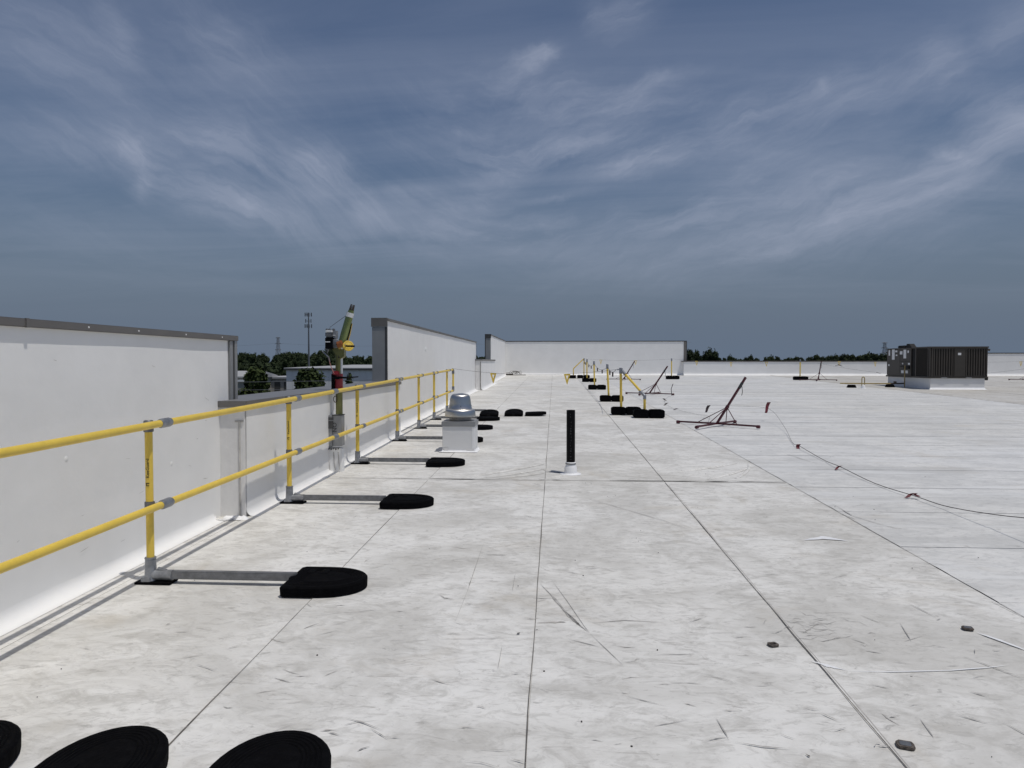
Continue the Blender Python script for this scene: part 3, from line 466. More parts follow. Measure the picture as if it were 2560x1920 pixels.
def px_scuff(m, pts, w, z=0.0068, seed=0):
    n = len(pts); fine = []
    for i in range(n-1):
        for k in range(5):
            t = k/5; fine.append((pts[i][0]+(pts[i+1][0]-pts[i][0])*t, pts[i][1]+(pts[i+1][1]-pts[i][1])*t))
    fine.append(pts[-1]); N_ = len(fine)
    ws = [w*math.sin(math.pi*(i+.25)/(N_-.5))*(0.5+abs(noise.noise(Vector((i*.9, seed, 1))))*1.3) for i in range(N_)]
    m.ribbon(fine, ws, z)
_sc = {}
_SCUFFS = [([(-0.092, 4.681), (-0.01, 4.447), (0.073, 4.17), (0.138, 3.995), (0.194, 3.873)], 0.01, 'scuff', 0.0068), ([(0.05, 4.221), (0.107, 4.078), (0.159, 3.939)], 0.013, 'seam_l', 0.0068), ([(0.194, 3.873), (0.272, 3.663), (0.35, 3.453)], 0.0025, 'scuff', 0.0068), ([(-0.025, 4.804), (0.089, 4.338), (0.174, 3.954), (0.198, 3.873)], 0.0028, 'scuff', 0.0068), ([(-0.523, 5.344), (-0.421, 5.329), (-0.325, 5.337)], 0.0045, 'seam', 0.0068), ([(-0.564, 5.829), (-0.559, 5.06), (-0.554, 4.513), (-0.561, 3.956)], 0.0022, 'scuff', 0.0068), ([(-0.557, 4.788), (-0.556, 4.599)], 0.003, 'seam', 0.0068), ([(-0.266, 4.883), (-0.265, 4.529)], 0.0028, 'scuff', 0.0068), ([(-0.269, 3.675), (-0.27, 3.405)], 0.0028, 'scuff', 0.0068), ([(-0.095, 3.994), (-0.009, 4.011), (0.07, 4.021)], 0.014, 'stain', 0.0068), ([(0.025, 4.019), (0.069, 4.015)], 0.01, 'seam_l', 0.0068), ([(0.354, 7.434), (0.546, 7.165), (0.72, 6.912), (1.003, 6.499), (1.242, 6.066)], 0.005, 'scuff', 0.0068), ([(-0.608, 3.741), (-0.245, 3.777)], 0.003, 'stain', 0.0068), ([(0.51, 3.604), (0.715, 3.625)], 0.004, 'scuff', 0.0068), ([(0.218, 4.012), (0.404, 4.064), (0.628, 4.047)], 0.006, 'stain', 0.0068), ([(1.14, 3.061), (1.163, 3.03), (1.187, 3.002)], 0.004, 'scuff', 0.0068), ([(0.965, 2.741), (0.973, 2.726), (0.976, 2.718)], 0.004, 'seam', 0.0068), ([(0.684, 2.986), (0.692, 2.898), (0.698, 2.827)], 0.004, 'scuff', 0.0068), ([(-0.254, 8.245), (-0.15, 8.176)], 0.006, 'seam', 0.0068), ([(-0.224, 7.709), (-0.15, 7.691)], 0.004, 'seam', 0.0068), ([(-0.61, 8.659), (-0.353, 8.392)], 0.004, 'scuff', 0.0068), ([(-0.279, 6.633), (-0.179, 6.542)], 0.004, 'seam', 0.0068), ([(0.078, 3.78), (0.242, 3.686)], 0.004, 'scuff', 0.0068), ([(-2.534, 4.261), (-2.363, 4.277)], 0.002, 'scuff', 0.0068), ([(-0.2, 3.829), (-0.183, 3.846)], 0.009, 'seam_d', 0.008), ([(-0.101, 3.895), (-0.084, 3.896)], 0.004, 'seam_d', 0.008), ([(3.459, 11.071), (3.546, 10.275), (3.629, 9.752)], 0.006, 'scuff', 0.0068), ([(2.897, 7.148), (3.117, 7.307), (3.244, 7.24)], 0.003, 'scuff', 0.0068), ([(2.811, 7.327), (2.794, 6.802), (2.991, 6.222)], 0.006, 'seam_l', 0.0068), ([(2.715, 6.88), (2.765, 6.642)], 0.006, 'seam', 0.0068), ([(2.166, 4.442), (2.215, 4.216)], 0.004, 'scuff', 0.0068), ([(1.789, 4.223), (1.85, 4.104)], 0.004, 'scuff', 0.0068), ([(2.061, 3.692), (2.212, 3.437)], 0.004, 'scuff', 0.0068), ([(1.537, 3.035), (1.517, 2.886)], 0.004, 'scuff', 0.0068), ([(1.881, 3.3), (1.937, 3.247)], 0.004, 'scuff', 0.0068), ([(1.963, 4.111), (1.901, 3.857)], 0.004, 'scuff', 0.0068), ([(1.59, 3.723), (1.675, 3.689)], 0.004, 'scuff', 0.0068), ([(1.598, 3.866), (1.645, 3.807)], 0.004, 'scuff', 0.0068), ([(1.869, 3.022), (1.916, 2.874)], 0.004, 'scuff', 0.0068), ([(1.707, 3.077), (1.799, 3.011)], 0.004, 'scuff', 0.0068), ([(2.697, 4.542), (2.724, 4.245)], 0.004, 'scuff', 0.0068), ([(-0.302, 3.395), (-0.287, 3.381), (-0.265, 3.382)], 0.0019422036628808353, 'scuff', 0.0068), ([(1.365, 6.212), (1.408, 6.174), (1.474, 6.129)], 0.002737710249534152, 'scuff', 0.0068), ([(-1.344, 3.09), (-1.311, 3.109), (-1.256, 3.124)], 0.0032905700271229337, 'stain', 0.0068), ([(-1.694, 5.38), (-1.64, 5.367), (-1.563, 5.361)], 0.004361229189892787, 'stain', 0.0068), ([(-0.794, 5.551), (-0.721, 5.499), (-0.62, 5.481)], 0.004105066927641941, 'stain', 0.0068), ([(-1.323, 4.192), (-1.299, 4.207), (-1.255, 4.209)], 0.003956467134189231, 'scuff', 0.0068), ([(-0.738, 4.446), (-0.683, 4.377), (-0.614, 4.351)], 0.0044805181569302095, 'stain', 0.0068), ([(1.85, 3.844), (1.915, 3.882), (2.018, 3.945)], 0.002385241227452244, 'stain', 0.0068), ([(-0.947, 2.794), (-0.923, 2.803), (-0.884, 2.809)], 0.004230279772853352, 'stain', 0.0068), ([(-0.691, 4.366), (-0.675, 4.357), (-0.655, 4.367)], 0.002303076783542319, 'scuff', 0.0068), ([(3.235, 5.778), (3.265, 5.788), (3.272, 5.736)], 0.0033348945555486654, 'stain', 0.0068), ([(1.265, 2.818), (1.284, 2.813), (1.316, 2.812)], 0.004063653724909274, 'scuff', 0.0068), ([(-1.322, 3.246), (-1.279, 3.227), (-1.216, 3.198)], 0.003796497965938726, 'scuff', 0.0068), ([(-1.067, 7.377), (-1.018, 7.394), (-0.938, 7.361)], 0.0020283399446264934, 'scuff', 0.0068), ([(-1.53, 3.709), (-1.477, 3.667), (-1.414, 3.644)], 0.004339992884264738, 'stain', 0.0068), ([(0.97, 3.849), (1.005, 3.859), (1.058, 3.872)], 0.003628866430961833, 'scuff', 0.0068), ([(-1.618, 5.485), (-1.583, 5.547), (-1.513, 5.587)], 0.002614722604829353, 'stain', 0.0068), ([(0.911, 2.891), (0.931, 2.864), (0.966, 2.841)], 0.0019985163742752576, 'scuff', 0.0068), ([(1.718, 5.648), (1.732, 5.598), (1.777, 5.603)], 0.0024208901198555736, 'stain', 0.0068), ([(2.659, 5.267), (2.737, 5.296), (2.821, 5.272)], 0.0029168123069713706, 'stain', 0.0068), ([(-1.407, 5.431), (-1.352, 5.47), (-1.274, 5.555)], 0.002652463310374176, 'stain', 0.0068), ([(-1.306, 4.748), (-1.268, 4.715), (-1.228, 4.73)], 0.001836946892091427, 'stain', 0.0068), ([(0.74, 4.145), (0.771, 4.134), (0.814, 4.1)], 0.0016012362927502685, 'scuff', 0.0068), ([(-1.174, 3.013), (-1.138, 3.017), (-1.091, 3.041)], 0.0023317003409492796, 'stain', 0.0068), ([(1.622, 5.005), (1.685, 5.011), (1.79, 5.049)], 0.002199589920916544, 'stain', 0.0068), ([(1.71, 3.947), (1.74, 3.962), (1.769, 3.95)], 0.003222355366673239, 'stain', 0.0068), ([(-1.539, 2.787), (-1.515, 2.788), (-1.488, 2.805)], 0.0022790777454213726, 'scuff', 0.0068), ([(-0.516, 5.543), (-0.439, 5.444), (-0.333, 5.384)], 0.0016448463460091486, 'stain', 0.0068), ([(2.973, 5.408), (3.082, 5.495), (3.208, 5.556)], 0.0018238309129293693, 'scuff', 0.0068), ([(-0.577, 3.279), (-0.536, 3.254), (-0.477, 3.227)], 0.003797921956650795, 'stain', 0.0068), ([(-1.302, 6.913), (-1.264, 6.982), (-1.186, 6.976)], 0.0015694851389562224, 'scuff', 0.0068), ([(-0.153, 4.073), (-0.12, 4.063), (-0.072, 4.068)], 0.004202251769874418, 'stain', 0.0068), ([(-0.758, 2.659), (-0.742, 2.679), (-0.714, 2.697)], 0.004108903445055742, 'scuff', 0.0068), ([(-1.707, 5.378), (-1.673, 5.329), (-1.646, 5.329)], 0.00283854277518781, 'scuff', 0.0068), ([(-0.129, 4.414), (-0.077, 4.397), (-0.001, 4.401)], 0.004230021252899217, 'scuff', 0.0068), ([(-1.383, 5.071), (-1.382, 5.139), (-1.357, 5.157)], 0.004113245790871692, 'stain', 0.0068), ([(1.413, 3.037), (1.426, 3.041), (1.443, 3.039)], 0.004378481937626436, 'scuff', 0.0068), ([(1.088, 3.109), (1.11, 3.091), (1.15, 3.088)], 0.002760631628540622, 'scuff', 0.0068), ([(-1.802, 5.303), (-1.765, 5.283), (-1.723, 5.295)], 0.0018245621928942956, 'stain', 0.0068), ([(-0.765, 3.107), (-0.746, 3.126), (-0.71, 3.126)], 0.001783499330290348, 'scuff', 0.0068), ([(0.038, 6.073), (0.082, 6.052), (0.149, 6.005)], 0.004055718649476613, 'stain', 0.0068), ([(0.307, 3.197), (0.318, 3.186), (0.337, 3.185)], 0.0033314519632773034, 'stain', 0.0068), ([(0.332, 3.705), (0.372, 3.69), (0.433, 3.694)], 0.0032833759734348794, 'stain', 0.0068), ([(1.267, 2.836), (1.28, 2.833), (1.295, 2.815)], 0.0033402811102913347, 'stain', 0.0068), ([(1.495, 6.134), (1.566, 6.104), (1.685, 6.115)], 0.0027776460003861346, 'stain', 0.0068), ([(-1.392, 3.824), (-1.368, 3.873), (-1.326, 3.929)], 0.003903650285063132, 'scuff', 0.0068), ([(1.543, 3.138), (1.57, 3.154), (1.6, 3.158)], 0.0019085610840457205, 'stain', 0.0068), ([(-1.233, 3.263), (-1.199, 3.269), (-1.147, 3.28)], 0.002537493890723891, 'stain', 0.0068), ([(2.44, 6.853), (2.536, 6.895), (2.65, 6.871)], 0.0017941586453944784, 'scuff', 0.0068), ([(2.085, 4.789), (2.117, 4.813), (2.142, 4.796)], 0.0027420209440999497, 'stain', 0.0068), ([(0.149, 2.79), (0.169, 2.79), (0.197, 2.779)], 0.0023827608785441734, 'scuff', 0.0068), ([(-0.577, 3.823), (-0.549, 3.82), (-0.506, 3.804)], 0.0038022537389059466, 'scuff', 0.0068), ([(-0.921, 5.129), (-0.87, 5.202), (-0.782, 5.262)], 0.002739158602671314, 'stain', 0.0068), ([(1.972, 3.429), (2.016, 3.452), (2.069, 3.463)], 0.0021431460134949893, 'scuff', 0.0068), ([(-1.313, 3.338), (-1.267, 3.308), (-1.209, 3.287)], 0.0029719177460641923, 'stain', 0.0068), ([(-0.107, 5.067), (-0.054, 4.975), (0.023, 4.934)], 0.002332270495140425, 'stain', 0.0068), ([(0.607, 2.809), (0.648, 2.83), (0.708, 2.847)], 0.002800367036797107, 'scuff', 0.0068), ([(-2.089, 3.758), (-2.054, 3.756), (-2.005, 3.761)], 0.003986058364929095, 'scuff', 0.0068), ([(-1.697, 3.552), (-1.674, 3.576), (-1.632, 3.599)], 0.0031479054657743274, 'scuff', 0.0068), ([(-2.185, 3.845), (-2.183, 3.866), (-2.171, 3.879)], 0.0040873727935951155, 'scuff', 0.0068), ([(-0.934, 4.131), (-0.914, 4.128), (-0.888, 4.14)], 0.004371389267523835, 'stain', 0.0068), ([(0.483, 3.281), (0.511, 3.288), (0.553, 3.288)], 0.0022812743992881787, 'stain', 0.0068), ([(0.964, 3.639), (0.975, 3.631), (0.993, 3.621)], 0.003168945016592482, 'scuff', 0.0068), ([(-1.668, 3.855), (-1.641, 3.884), (-1.591, 3.906)], 0.002407809911658211, 'stain', 0.0068), ([(-1.815, 4.907), (-1.784, 4.902), (-1.741, 4.905)], 0.0017047229484589363, 'stain', 0.0068), ([(0.089, 4.937), (0.125, 4.928), (0.179, 4.894)], 0.0036276415374669165, 'scuff', 0.0068), ([(0.454, 6.919), (0.474, 6.91), (0.504, 6.89)], 0.0017415417973768274, 'scuff', 0.0068), ([(-0.336, 3.033), (-0.318, 3.032), (-0.289, 3.016)], 0.0038029009931391305, 'scuff', 0.0068), ([(1.396, 3.08), (1.404, 3.022), (1.43, 2.968)], 0.0034580333114564783, 'stain', 0.0068), ([(0.403, 3.526), (0.417, 3.552), (0.433, 3.553)], 0.003195002715934479, 'stain', 0.0068), ([(2.264, 3.771), (2.273, 3.754), (2.306, 3.762)], 0.003214119059613439, 'scuff', 0.0068), ([(1.148, 4.541), (1.187, 4.54), (1.237, 4.502)], 0.0022599896076744216, 'stain', 0.0068), ([(0.331, 5.048), (0.373, 5.024), (0.432, 4.957)], 0.0031816320654019757, 'stain', 0.0068), ([(-0.392, 2.853), (-0.359, 2.861), (-0.308, 2.86)], 0.0029961005404696346, 'stain', 0.0068), ([(0.726, 3.064), (0.758, 3.056), (0.811, 3.062)], 0.0022790679187141443, 'stain', 0.0068), ([(-0.464, 4.959), (-0.403, 4.967), (-0.314, 5.001)], 0.0021315035571281525, 'stain', 0.0068), ([(-1.092, 3.268), (-1.07, 3.306), (-1.032, 3.353)], 0.003131127815138116, 'stain', 0.0068), ([(0.323, 3.325), (0.365, 3.347), (0.425, 3.347)], 0.002398002725583224, 'stain', 0.0068), ([(1.057, 4.016), (1.09, 4.007), (1.142, 4.0)], 0.0032436806915065266, 'scuff', 0.0068), ([(0.568, 3.112), (0.593, 3.102), (0.629, 3.08)], 0.0028220466284124062, 'stain', 0.0068), ([(-1.436, 2.968), (-1.411, 2.955), (-1.385, 2.96)], 0.003665912654585386, 'scuff', 0.0068), ([(-1.867, 3.435), (-1.829, 3.457), (-1.769, 3.485)], 0.0037417741188620424, 'stain', 0.0068), ([(-0.256, 3.322), (-0.229, 3.325), (-0.191, 3.345)], 0.0018173039095084813, 'scuff', 0.0068), ([(-1.858, 6.437), (-1.851, 6.525), (-1.805, 6.536)], 0.003211183805377939, 'scuff', 0.0068), ([(1.282, 3.578), (1.343, 3.523), (1.412, 3.479)], 0.016, 'white', 0.0072), ([(1.38, 3.469), (1.622, 3.474), (1.917, 3.508), (2.115, 3.55), (2.243, 3.588)], 0.007, 'white', 0.0072), ([(2.315, 3.999), (2.376, 3.89), (2.445, 3.743)], 0.014, 'white', 0.0072), ([(2.04, 5.887), (2.23, 5.972), (2.388, 5.882)], 0.05, 'white', 0.0072), ([(1.489, 4.137), (1.521, 4.125), (1.561, 4.139), (1.59, 4.136)], 0.0029473804607251537, 'scuff', 0.0068), ([(1.449, 4.108), (1.46, 4.068), (1.488, 4.074), (1.506, 4.065)], 0.002152214814680198, 'scuff', 0.0068), ([(1.276, 3.99), (1.309, 4.027), (1.321, 3.997), (1.352, 4.038)], 0.002777086728831014, 'scuff', 0.0068), ([(1.348, 3.946), (1.361, 3.936), (1.377, 3.937), (1.4, 3.961)], 0.002223988552459539, 'scuff', 0.0068), ([(1.419, 3.953), (1.464, 3.964), (1.514, 3.988), (1.548, 3.986)], 0.002707429184758323, 'scuff', 0.0068), ([(1.659, 4.192), (1.686, 4.12), (1.739, 4.115), (1.76, 4.055)], 0.002805193811301434, 'scuff', 0.0068), ([(1.583, 4.194), (1.605, 4.215), (1.612, 4.198), (1.629, 4.211)], 0.0014062811646637426, 'scuff', 0.0068), ([(1.486, 3.925), (1.503, 3.924), (1.528, 3.945), (1.542, 3.943)], 0.0016513155070957198, 'scuff', 0.0068), ([(1.364, 4.002), (1.39, 4.015), (1.397, 3.972), (1.416, 3.972)], 0.0012392351246652794, 'scuff', 0.0068), ([(1.32, 4.125), (1.348, 4.082), (1.388, 4.08), (1.403, 4.018)], 0.0020950808395821087, 'scuff', 0.0068), ([(1.602, 3.78), (1.623, 3.798), (1.624, 3.768), (1.652, 3.806)], 0.0017642153982298768, 'scuff', 0.0068), ([(1.396, 3.84), (1.432, 3.825), (1.482, 3.851), (1.519, 3.854)], 0.0031118968827578623, 'scuff', 0.0068), ([(1.455, 4.079), (1.501, 4.109), (1.521, 4.071), (1.558, 4.091)], 0.0018113853487232608, 'scuff', 0.0068), ([(1.367, 4.127), (1.397, 4.154), (1.416, 4.149), (1.425, 4.122)], 0.00255565579640932, 'scuff', 0.0068), ([(1.34, 3.963), (1.369, 3.952), (1.392, 3.928), (1.422, 3.933)], 0.0026080074669154775, 'scuff', 0.0068), ([(1.374, 4.028), (1.407, 4.022), (1.437, 4.01), (1.454, 3.976)], 0.0019030491177683905, 'scuff', 0.0068), ([(1.455, 4.126), (1.477, 4.066), (1.516, 4.055), (1.53, 3.995)], 0.0019362599185558235, 'scuff', 0.0068), ([(1.366, 4.087), (1.398, 4.036), (1.462, 4.077), (1.49, 4.04)], 0.0012142423103355105, 'scuff', 0.0068), ([(1.39, 3.985), (1.399, 3.972), (1.42, 3.993), (1.428, 3.984)], 0.0033584130595930937, 'scuff', 0.0068), ([(1.361, 3.972), (1.374, 3.949), (1.402, 3.97), (1.423, 3.979)], 0.0021708566952816674, 'scuff', 0.0068), ([(1.473, 4.126), (1.515, 4.144), (1.557, 4.159), (1.583, 4.147)], 0.0026388651874641187, 'scuff', 0.0068), ([(1.401, 4.019), (1.453, 4.051), (1.495, 4.053), (1.525, 4.037)], 0.0026848113737934385, 'scuff', 0.0068), ([(1.178, 3.943), (1.213, 3.927), (1.268, 3.971), (1.296, 3.95)], 0.0026216799687721563, 'scuff', 0.0068), ([(1.264, 3.82), (1.328, 3.858), (1.376, 3.848), (1.436, 3.895)], 0.003020064705357948, 'scuff', 0.0068), ([(1.442, 3.817), (1.514, 3.872), (1.571, 3.884), (1.632, 3.924)], 0.002838701287898676, 'scuff', 0.0068), ([(1.386, 3.902), (1.436, 3.887), (1.479, 3.855), (1.525, 3.852)], 0.001392468044575545, 'scuff', 0.0068), ([(1.399, 3.969), (1.492, 4.072), (1.55, 4.072), (1.619, 4.124)], 0.003077654718538693, 'scuff', 0.0068), ([(1.531, 4.052), (1.555, 4.08), (1.565, 4.069), (1.577, 4.069)], 0.0013197515039843194, 'scuff', 0.0068), ([(1.52, 3.999), (1.588, 4.032), (1.63, 3.997), (1.686, 4.019)], 0.0014622805306255932, 'scuff', 0.0068), ([(1.335, 4.064), (1.382, 4.096), (1.418, 4.099), (1.442, 4.079)], 0.002396613693613876, 'scuff', 0.0068), ([(1.52, 3.982), (1.537, 3.979), (1.561, 3.99), (1.575, 3.984)], 0.0017130891611701333, 'scuff', 0.0068), ([(1.428, 4.026), (1.466, 3.983), (1.527, 4.001), (1.547, 3.935)], 0.0019279471910363289, 'scuff', 0.0068), ([(1.342, 3.882), (1.398, 3.908), (1.445, 3.907), (1.489, 3.917)], 0.00221416996883043, 'scuff', 0.0068), ([(1.458, 4.272), (1.473, 4.201), (1.512, 4.2), (1.529, 4.155)], 0.0026838298227714686, 'scuff', 0.0068)]
for i_, (pts_, w_, mt_, z_) in enumerate(_SCUFFS):
    px_scuff(_sc.setdefault(mt_, MB()), pts_, w_, z_, i_)
for mt_, mb_ in _sc.items():
    mb_.build({'white': 'clean_patch', 'stain': 'smudge', 'seam': 'dirt_mark', 'seam_l': 'dirt_mark', 'seam_d': 'dirt_mark'}.get(mt_, 'scuff_mark'), M[mt_], roof)

random.seed(11)
m = MB()
for i in range(420):
    yy = 1.7+14*random.random()**1.5; xx = -2.5+random.random()*(5.6+yy*0.45); th = random.gauss(0.05, 0.42); ln = 0.02+0.09*random.random()**2
    if xx < -yy*0.9: continue
    cx_, cy_ = math.cos(th), math.sin(th); b_ = random.uniform(-.3, .3)
    px_scuff(m, [(xx-cx_*ln, yy-cy_*ln), (xx+b_*ln*cy_, yy+b_*ln*cx_*.6), (xx+cx_*ln, yy+cy_*ln)], 0.0012+0.0022*random.random(), 0.0074, i)
o = m.build('scuff_marks', M['scuff'], roof); o['kind'] = 'stuff'
m = MB()
for i in range(95):
    yy = 1.6+11*random.random()**1.4; xx = -2.5+random.random()*(5.4+yy*0.4); r = random.uniform(.0014, .0045)
    pl_ = [(xx+r*random.uniform(.6,1.2)*math.cos(a*1.05), yy+r*random.uniform(.6,1.2)*math.sin(a*1.05)) for a in range(6)]
    m.prism(pl_, rz(yy)+.005, rz(yy)+.009)
o = m.build('grit', M['seam_d'], roof); o['kind'] = 'stuff'

# ---------------------------------------------------------------- parapets
def fillet(x_face, y0, y1, r, sgn=1, n=6, wob=0.006, seed=0):
    """concave flashing between roof and wall, wall face at x_face, roof towards +x"""
    ny = max(2, int((y1-y0)/0.4)); vs = []; fs = []
    for j in range(ny+1):
        y = y0+(y1-y0)*j/ny
        rr = r*(1+0.16*noise.noise(Vector((y*1.3, seed, 0))))
        vs.append((x_face, y, rz(y)+rr*1.9)) if False else None
        row = [(x_face+0.004, rr*1.25)]
        for i in range(n+1):
            a = math.pi/2*i/n; row.append((x_face+0.005+rr*(1-math.cos(a)), rr*(1-math.sin(a))+0.006))
        row.append((x_face+rr+0.05, 0.0050))
        for x, z in row: vs.append((x, y, rz(y)+z + (wob*noise.noise(Vector((x*9, y*2.2, seed))) if z > .01 else 0)))
    vs = [v for v in vs if v is not None]; w = n+3
    for j in range(ny):
        for i in range(w-1): fs.append((j*w+i, j*w+i+1, (j+1)*w+i+1, (j+1)*w+i))
    return MB().add(vs, fs)
def fillet_y(y_face, x0, x1, r, n=6, seed=0):
    nx = max(2, int((x1-x0)/0.6)); vs = []; fs = []
    for j in range(nx+1):
        x = x0+(x1-x0)*j/nx; rr = r*(1+0.12*noise.noise(Vector((x*.8, seed, 0))))
        row = [(y_face-0.004, rr*1.2)]+[(y_face-0.005-rr*(1-math.cos(math.pi/2*i/n)), rr*(1-math.sin(math.pi/2*i/n))+.006) for i in range(n+1)]+[(y_face-rr-.06, .0075)]
        for y, z in row: vs.append((x, y, rz(y)+z))
    w = n+3
    for j in range(nx):
        for i in range(w-1): fs.append((j*w+i, j*w+i+1, (j+1)*w+i+1, (j+1)*w+i))
    return MB().add(vs, fs)
def face_sheet(pA, pB, z0f, z1, parent, seed, lump=0.004, mat='wall'):
    """slightly uneven membrane skin on a wall core, from pA to pB in plan"""
    L_ = math.dist(pA, pB); nn = max(2, int(L_/0.35)); nz = 7; vs = []; fs = []
    nx, ny = (pB[1]-pA[1])/L_, -(pB[0]-pA[0])/L_
    for j in range(nn+1):
        t = j/nn; x = pA[0]+(pB[0]-pA[0])*t; y = pA[1]+(pB[1]-pA[1])*t
        for i in range(nz+1):
            z = z0f(y)+(z1-z0f(y))*i/nz; d = lump*noise.noise(Vector((t*L_*0.9, z*1.4, seed)))
            vs.append((x+nx*(0.006+d), y+ny*(0.006+d), z))
    w = nz+1
    for j in range(nn):
        for i in range(nz): fs.append((j*w+i, (j+1)*w+i, (j+1)*w+i+1, j*w+i+1))
    return MB().add(vs, fs).build('wall_membrane', M[mat], parent, smooth=True)

def coping_y(par, xo, xi, y0, y1, zt, drop, mat='coping', topmat=None, sec=3.0, hang=0.03):
    """metal cap in sections along y; xi is the roof-side face"""
    y = y0; i = 0
    while y < y1-0.01:
        ye = min(y+sec, y1)
        if y1-ye < 0.6: ye = y1
        m = MB(); g_ = 0.002
        m.box(xo-hang, xi+hang, y+g_, ye-g_, zt-drop, zt)
        o = m.build('coping_cap', M[topmat or mat], par, bevel=0.004)
        if topmat:
            MB().box(xi+hang+0.001, xi+hang+0.005, y+g_, ye-g_, zt-drop-0.004, zt-0.002).build('coping_fascia', M[mat], par)
        MB().box(xi+hang-0.006, xi+hang+0.007, ye-0.012, ye+0.012, zt-drop-0.003, zt+0.002).build('joint_cover', M[mat], par) if ye < y1-0.1 else None
        y = ye; i += 1

# 1 nearest high wall
w1 = empty('parapet_wall', (0,0,0), 'nearest tall white parapet wall with grey metal cap beside the guardrail', 'wall')
MB().box(-3.37, XH, -8.0, 6.78, -0.4, 1.76).build('wall_core', M['wall'], w1)
face_sheet((XH, -7.9), (XH, 6.62), rz, 1.755, w1, 1)
fillet(XH, -7.9, 6.30, 0.075, seed=1).build('base_flashing', M['wall'], w1, smooth=True)
coping_y(w1, -3.39, XH+0.005, -8.0, 6.80, 1.805, 0.050)
MB().box(XH+0.004, XH+0.022, 6.64, 6.70, 1.16, 1.752).build('corner_trim', M['flash'], w1, bevel=.002)
MB().box(XH+0.004, XH+0.018, 6.70, 6.735, 1.16, 1.752).build('corner_trim', M['trim'], w1)
MB().box(XH+0.004, XH+0.026, 6.735, 6.79, 1.16, 1.752).build('corner_trim', M['flash'], w1, bevel=.002)
MB().box(-3.385, XH+0.02, 6.784, 6.80, -0.3, 1.752).build('end_flashing', M['flash'], w1)
for yy in (4.55, 5.12, 5.80, 6.45, 3.2, 2.4):
    MB().lathe([(0.006, 0), (0.0055, .004), (0.002, .006)], n=8).build('screw', M['white'], w1).matrix_local = Matrix.Translation((XH+0.036, yy, 1.780)) @ Matrix.Rotation(R(90), 4, 'Y')
for zz, ya, yb in ((0.93, 4.35, 4.75), (0.72, 5.6, 5.9)):     # small blisters under the membrane
    m = MB(); m.lathe([(0.024, 0), (0.018, .003), (0.008, .005), (0.0001, .0055)], n=10); o = m.build('blister', M['wall'], w1, smooth=True); o.matrix_local = Matrix.Translation((XH+0.005, ya, zz)) @ Matrix.Rotation(R(90), 4, 'Y')

m = MB(); rgm = random.Random(14)
for i in range(26):
    yy, zz = rgm.uniform(2.6, 6.5), rgm.uniform(.12, 1.6); l = rgm.uniform(.01, .06); a = rgm.choice((0, 0, 1.5))+rgm.gauss(0, .2); w_ = rgm.uniform(.0008, .0022)
    dy, dz2 = math.cos(a)*l, math.sin(a)*l
    m.add([(XH+.0125, yy-dy, zz-dz2-w_), (XH+.0125, yy-dy*.3, zz-dz2*.3+w_), (XH+.0125, yy+dy, zz+dz2+w_*.5), (XH+.0125, yy+dy*.4, zz+dz2*.4-w_)], [(0,1,2,3)])
o = m.build('wall_scratches', M['seam_l'], w1); o['kind'] = 'stuff'
# 2 first low wall
w2 = empty('parapet_wall', (0,0,0), 'long low white parapet with flat grey metal cap behind the hoist and the guardrail', 'wall')
Z2 = 1.188
MB().box(-3.37, XL, 6.46, 13.16, -0.4, Z2-0.04).build('wall_core', M['wall'], w2)
face_sheet((XL, 6.47), (XL, 13.15), rz, Z2-.045, w2, 2)
fillet(XL, 6.46, 13.16, 0.07, seed=2).build('base_flashing', M['wall'], w2, smooth=True)
MB().box(-3.36, XL+0.006, 6.442, 6.460, rz(6.4), Z2-.06).build('end_membrane', M['patch'], w2, bevel=.004)
m = MB(); m.tube([(-2.925, 6.438, z) for z in (0.11, 0.3, 0.5, 0.7, 0.9, 1.0)], 0.0085, 6); m.box(-2.965, -2.885, 6.432, 6.443, 0.99, 1.008)
m.build('sealant_bead', M['seam_l'], w2, smooth=True)
MB().tube([(-3.115, 6.33, rz(6.3)+.03), (-3.08, 6.28, rz(6.3)+.014), (-2.99, 6.26, rz(6.3)+.012), (-2.93, 6.34, rz(6.3)+.012)], 0.009, 7).build('loose_membrane_edge', M['patch'], w2, smooth=True)
m = MB()
for i in range(11): m.lathe([(0.035+0.02*random.random(), 0), (0.03, 0.012), (0.004, 0.028)], (-3.02+0.05*i*0.35, 6.40-0.07*random.random(), rz(6.4)+.004), 9)
m.build('corner_patch', M['white'], w2, smooth=True)
coping_y(w2, -3.39, XL, 6.42, 13.12, Z2, 0.050, 'coping', 'coping_top')
MB().box(-3.42, XL+0.034, 6.408, 6.418, Z2-.058, Z2-.001).build('coping_end', M['coping'], w2)

# 3 second high wall
w3 = empty('parapet_wall', (0,0,0), 'tall white parapet wall with a wide grey metal end, just behind the hoist', 'wall')
MB().box(-3.37, XH, 13.10, 28.3, -0.4, 2.32).build('wall_core', M['wall'], w3)
face_sheet((XH, 13.12), (XH, 28.28), rz, 2.315, w3, 3)
fillet(XH, 13.16, 28.2, 0.105, seed=3).build('base_flashing', M['wall'], w3, smooth=True)
coping_y(w3, -3.38, XH+.004, 13.12, 28.3, 2.365, 0.045)
MB().box(-3.40, XH+0.022, 13.07, 13.118, 2.21, 2.372).build('coping_end', M['coping'], w3, bevel=.003)
MB().box(-3.402, XH+0.024, 13.066, 13.069, 2.205, 2.212).build('coping_hem', M['galv'], w3)
MB().box(-3.385, XH+0.010, 13.078, 13.098, -0.3, 2.21).build('end_flashing', M['flash'], w3)
MB().box(XH-0.02, XH+0.016, 13.074, 13.13, Z2, 2.21).build('corner_trim', M['trim'], w3)
